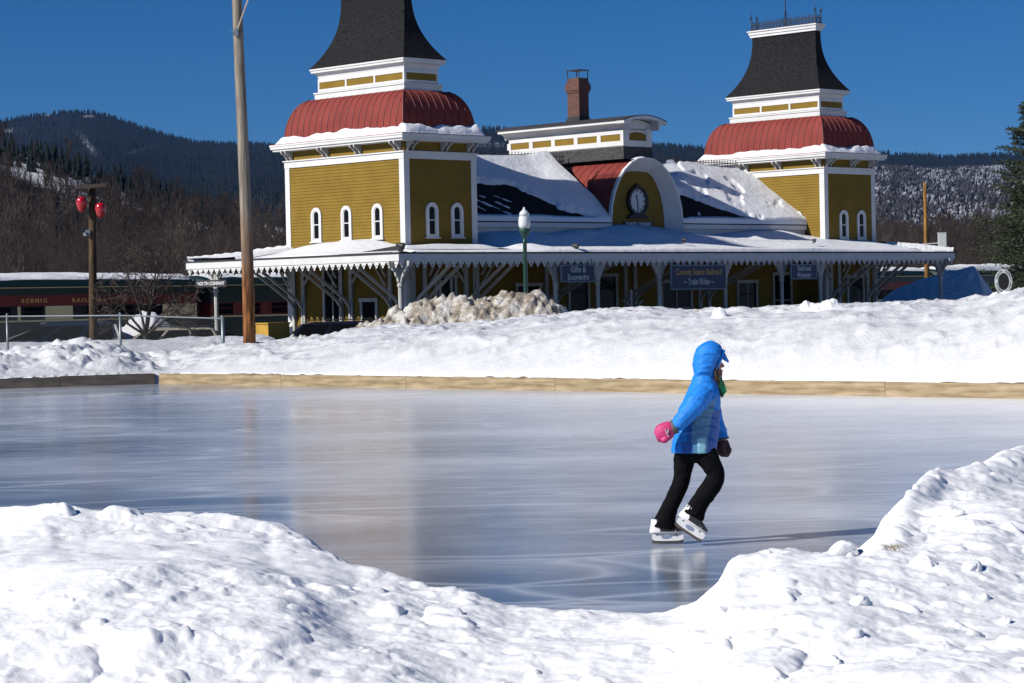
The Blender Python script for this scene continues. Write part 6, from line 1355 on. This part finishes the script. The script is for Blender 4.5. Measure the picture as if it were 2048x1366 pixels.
# ------------------------------------------------------------------ hillside and mountains
def cone_template(seed, n=6, tiers=3):
    r = np.random.RandomState(seed); V, F_ = [], []
    for t in range(tiers):
        z0, z1, rr_ = t * .27 + .05, t * .27 + .45 + .05 * (t == tiers - 1), .20 * (1 - t * .27); b_ = len(V)
        for k in range(n): a = 2 * pi * k / n + r.rand() * .5; q = rr_ * r.uniform(.75, 1.25); V.append((q * cos(a), q * sin(a), z0 + r.uniform(-.04, .04)))
        V.append((0, 0, z1)); 
        for k in range(n): F_.append((b_ + k, b_ + (k + 1) % n, b_ + n, b_ + n))
    return np.array(V), np.array(F_)
CT = [cone_template(i) for i in range(4)]
def tri_scatter(name, places, m, label):
    Vs, Fs, n = [], [], 0
    for x, y, z, s, rz, k in places:
        V, F_ = CT[k]; c_, s_ = cos(rz), sin(rz); Vs.append(np.stack([V[:, 0] * c_ - V[:, 1] * s_, V[:, 0] * s_ + V[:, 1] * c_, V[:, 2]], 1) * s + (x, y, z)); Fs.append(F_[:, :3] + n); n += len(V)
    return tag(npmesh(name, np.concatenate(Vs), np.concatenate(Fs), m, smooth=False), label, 'forest', None, 'stuff')
rp = [(-1500, 300), (-300, 262), (0, 244), (50, 236), (100, 228), (150, 224), (200, 226), (240, 236), (300, 256), (350, 272), (400, 284), (450, 288), (500, 287), (560, 291), (640, 296), (750, 285), (960, 266), (1000, 266), (1100, 272), (1200, 281), (1310, 290), (1400, 294), (1500, 300), (1760, 304), (1800, 308), (1850, 310), (1900, 314), (1950, 310), (2048, 308), (2300, 316), (3600, 330)]
rx_, ry_ = map(np.array, zip(*rp)); rh = (601 - .0209 * (rx_ - 1024) - ry_) / FPX
MD0, MD1 = 1500., 6500.
def mtz(P, D):
    el = np.interp(P, rx_, rh); X_ = (P - 1024) / FPX * D; f = np.clip((D - MD0) / (MD1 - MD0), 0, 1); top = el * MD1
    n = fbm(X_ * .0011, D * .0007, 5, 2); z = top * (f ** 1.15) * (1 + .28 * n * (1 - f ** 4)) ; z = z - ss(MD1, MD1 + 1500, D) * top * .5
    return z - 2
def terrain_mat(name, attr, dark, dark2, snow, scale, stretch=(1, 1, 1)):
    m = bpy.data.materials.new(name); m.use_nodes = True; t = m.node_tree; b = t.nodes['Principled BSDF']; L = t.links.new; N = t.nodes.new; b.inputs['Roughness'].default_value = .95; b.inputs['Specular IOR Level'].default_value = .05
    a = N('ShaderNodeAttribute'); a.attribute_name = attr; c = N('ShaderNodeTexCoord'); mp = N('ShaderNodeMapping'); mp.inputs['Scale'].default_value = stretch; L(c.outputs['Object'], mp.inputs[0])
    n = N('ShaderNodeTexNoise'); n.inputs['Scale'].default_value = scale; n.inputs['Detail'].default_value = 8; n.inputs['Roughness'].default_value = .72; L(mp.outputs[0], n.inputs[0])
    ad = N('ShaderNodeMath'); ad.operation = 'ADD'; L(n.outputs[0], ad.inputs[0]); L(a.outputs['Fac'], ad.inputs[1]); r = N('ShaderNodeMapRange'); r.inputs[1].default_value = .94; r.inputs[2].default_value = 1.12; L(ad.outputs[0], r.inputs[0])
    n2 = N('ShaderNodeTexNoise'); n2.inputs['Scale'].default_value = scale * .35; n2.inputs['Detail'].default_value = 6; L(mp.outputs[0], n2.inputs[0]); x1 = N('ShaderNodeMix'); x1.data_type = 'RGBA'; x1.inputs[6].default_value = (*dark, 1); x1.inputs[7].default_value = (*dark2, 1); L(n2.outputs[0], x1.inputs[0])
    x = N('ShaderNodeMix'); x.data_type = 'RGBA'; x.inputs[7].default_value = (*snow, 1); L(r.outputs[0], x.inputs[0]); L(x1.outputs[2], x.inputs[6]); L(x.outputs[2], b.inputs['Base Color']); return m
def terrain(name, pxs, ds, zf, af, m):
    P, D = np.meshgrid(pxs, ds); Z = zf(P, D); V = np.stack([((P - 1024) / FPX * D).ravel(), D.ravel(), Z.ravel()], 1); o = npmesh(name, V, gridfaces(len(ds), len(pxs)), m); at_ = o.data.attributes.new('cover', 'FLOAT', 'POINT'); at_.data.foreach_set('value', af(P, D, Z).ravel().astype(np.float32)); return tag(o, kind='structure')
def blob(P, Y, px_, py_, sx, sy, rot=0):
    c_, s_ = cos(rot), sin(rot); dx, dy = P - px_, Y - py_; return np.exp(-(((dx * c_ + dy * s_) / sx) ** 2 + ((-dx * s_ + dy * c_) / sy) ** 2))
def ypix(P, D, Z): return 601 - .0209 * (P - 1024) - (Z - 1.65) / D * FPX
def mt_cov(P, D, Z):
    Y = ypix(P, D, Z); c = .30 + 0 * P
    c = np.maximum(c, .30 + .22 * blob(P, Y, 185, 290, 40, 9, .9)); c = np.maximum(c, .30 + .15 * blob(P, Y, 290, 300, 60, 6, -.25)); c = np.maximum(c, .30 + .17 * blob(P, Y, 380, 278, 22, 4, .4))
    c = np.maximum(c, .30 + .40 * blob(P, Y, 188, 233, 12, 2.5)); c = np.maximum(c, .30 + .36 * blob(P, Y, 100, 231, 14, 3)); c = np.maximum(c, .30 + .28 * blob(P, Y, 28, 262, 12, 6)); 
    fz = ss(1700, 1770, P) * ss(322, 350, Y) * (1 - ss(430, 490, Y)); c = np.maximum(c, .32 + .19 * fz * (1 - .45 * blob(P, Y, 1880, 350, 60, 22)))
    c = np.maximum(c, .30 + .16 * blob(P, Y, 1000, 290, 60, 10)); return c
M['mount'] = terrain_mat('mountain_forest_cover', 'cover', (.004, .007, .011), (.016, .016, .022), (.33, .34, .38), .15, (1, .5, .30))
terrain('mountains', np.concatenate([np.linspace(-3500, -320, 40), np.arange(-320, 2400, 9.), np.linspace(2400, 5500, 40)]), np.concatenate([np.linspace(MD0, MD1, 70), np.linspace(MD1 + 200, 8000, 6)]), mtz, mt_cov, M['mount'])
pl_ = []
px_ = R.uniform(-320, 2400, 2600); dq = np.full(2600, MD1) - R.uniform(0, 120, 2600); px2 = R.uniform(-300, 2350, 15000); d2 = MD0 + (MD1 - MD0) * (1 - R.rand(15000) ** 1.3 * .8)
for Pq, Dq, lo, hi in ((px_, dq, 8, 15), (px2, d2, 9, 17)):
    Zq = mtz(Pq, Dq); cv = mt_cov(Pq, Dq, Zq); keep = (cv < .40) | (R.rand(len(Pq)) < .22)
    for a, b_, c_, k in zip(Pq, Dq, Zq, keep):
        if k: pl_.append(((a - 1024) / FPX * b_, b_, c_ - 1, R.uniform(lo, hi), R.uniform(0, 6), R.randint(4)))
tri_scatter('mountain_forest', pl_, M['needle'], 'dark conifer forest covering the mountains')
# frosted leafless trees on the right-hand slope
def dome_template(seed):
    r = np.random.RandomState(seed); V, F_ = ico(1); P = V * (1 + .5 * (r.rand(len(V), 1) - .5)) * np.array([.30, .30, .48]) + np.array([0, 0, .5]); return P, np.array([f + (f[2],) for f in F_])
CT_ = CT; CT = [dome_template(i) for i in range(4)]
pa_, pb_ = [], []
pxq = R.uniform(1690, 2160, 17000); dq = MD0 + (MD1 - MD0) * (1 - R.rand(17000) ** 1.2 * .85); zq = mtz(pxq, dq); cq = mt_cov(pxq, dq, zq); nq = fbm(pxq * .03, dq * .0022, 3, 4)
for a, b_, c_, k, n_ in zip(pxq, dq, zq, cq, nq):
    if k > .40: (pa_ if R.rand() < .30 + .9 * n_ else pb_).append(((a - 1024) / FPX * b_, b_, c_ - 1, R.uniform(4.5, 10), R.uniform(0, 6), R.randint(4)))
tri_scatter('frosted_forest', pa_, mat('frosted_twigs', (.09, .093, .11), .9, 0, .05, spec=.05, col2=(.30, .31, .35)), 'frost covered leafless forest on the right hillside')
tri_scatter('leafless_forest', pb_, mat('grey_twigs', (.018, .018, .022), .9, 0, .05, spec=.05, col2=(.07, .066, .072)), 'grey leafless forest on the right hillside')
CT = CT_
# nearer hill on the left and low rise on the right
hp = [(-1500, 280), (-300, 262), (0, 272), (60, 290), (110, 299), (160, 316), (230, 343), (300, 362), (420, 402), (560, 432), (700, 470), (900, 540), (1300, 560), (1700, 500), (1760, 470), (1900, 455), (2048, 445), (2500, 430), (3600, 430)]
qx_, qy_ = map(np.array, zip(*hp)); qh = (601 - .0209 * (qx_ - 1024) - qy_) / FPX; HD0, HD1 = 330., 820.
def hlz(P, D):
    el = np.interp(P, qx_, qh); f = np.clip((D - HD0) / (HD1 - HD0), 0, 1); X_ = (P - 1024) / FPX * D; top = el * HD1; return top * f * (1 + .10 * fbm(X_ * .012, D * .01, 4, 5) * (1 - f ** 3)) - ss(HD1, HD1 + 200, D) * top * .6 - 2
def hl_cov(P, D, Z):
    Y = ypix(P, D, Z); c = .34 + 0 * P
    for b_ in ((95, 345, 85, 24, .22, .52), (40, 318, 34, 12, 0, .45), (150, 385, 55, 20, .5, .34), (245, 385, 36, 24, .5, .27), (390, 452, 22, 9, 0, .5), (545, 462, 50, 24, 0, .30), (300, 420, 90, 14, .2, .10)): c = np.maximum(c, .34 + b_[5] * blob(P, Y, b_[0], b_[1], b_[2], b_[3], b_[4]))
    return c + .10 * ss(1740, 1800, P) * 0
M['hill'] = terrain_mat('wooded_hill_cover', 'cover', (.016, .014, .014), (.045, .037, .035), (.62, .63, .66), .075, (1, .45, 1))
terrain('hillside', np.concatenate([np.linspace(-3500, -320, 30), np.arange(-320, 2400, 8.), np.linspace(2400, 5500, 30)]), np.concatenate([np.linspace(HD0, HD1, 60), np.linspace(HD1 + 30, 1100, 5)]), hlz, hl_cov, M['hill'])
pl_ = []; pc = []
for i in range(900):
    a = R.uniform(-320, 640) if i < 620 else R.uniform(1700, 2400); b_ = R.uniform(HD0 + 60, HD1); z_ = hlz(np.array([a]), np.array([b_]))[0]; cv = hl_cov(np.array([a]), np.array([b_]), np.array([z_]))[0]
    if cv > .42 and R.rand() > .12: continue
    pl_.append(((a - 1024) / FPX * b_, b_, z_ - .3, R.uniform(.55, .95), R.uniform(0, 6), R.randint(2)))
T3 = [seg_mesh(grow(90 + i, 10, .5, 2, upward=.8, nb=(12, 5), first=.2, trunk_r=.16), 3, .05) for i in range(2)]
scatter('hillside_woods', T3, pl_, M['bark2'], 'leafless trees on the near hillside')
for i in range(520):
    t_ = i / 520; a = R.uniform(-320, 420) if i < 330 else R.uniform(1740, 2400); b_ = HD1 - R.uniform(0, 90) if i < 330 else R.uniform(420, HD1); z_ = hlz(np.array([a]), np.array([b_]))[0]
    pc.append(((a - 1024) / FPX * b_, b_, z_ - .5, R.uniform(4, 8.5) * (1.0 if i < 330 else .8), R.uniform(0, 6), R.randint(4)))
tri_scatter('hillside_conifers', pc, M['needle'], 'dark conifers along the crest of the near hillside')

# ------------------------------------------------------------------ haze
mb = MB(); mb.box(-6200, 6200, -320, 8200, -8, 900); hz = mb.build('haze', None)
m = bpy.data.materials.new('haze_air'); m.use_nodes = True; t = m.node_tree; t.nodes.clear(); v = t.nodes.new('ShaderNodeVolumePrincipled'); v.inputs['Color'].default_value = (.20, .46, 1, 1); v.inputs['Density'].default_value = 1.7e-5; v.inputs['Anisotropy'].default_value = .1
o = t.nodes.new('ShaderNodeOutputMaterial'); t.links.new(v.outputs[0], o.inputs['Volume']); hz.data.materials.append(m); hz['kind'] = 'stuff'
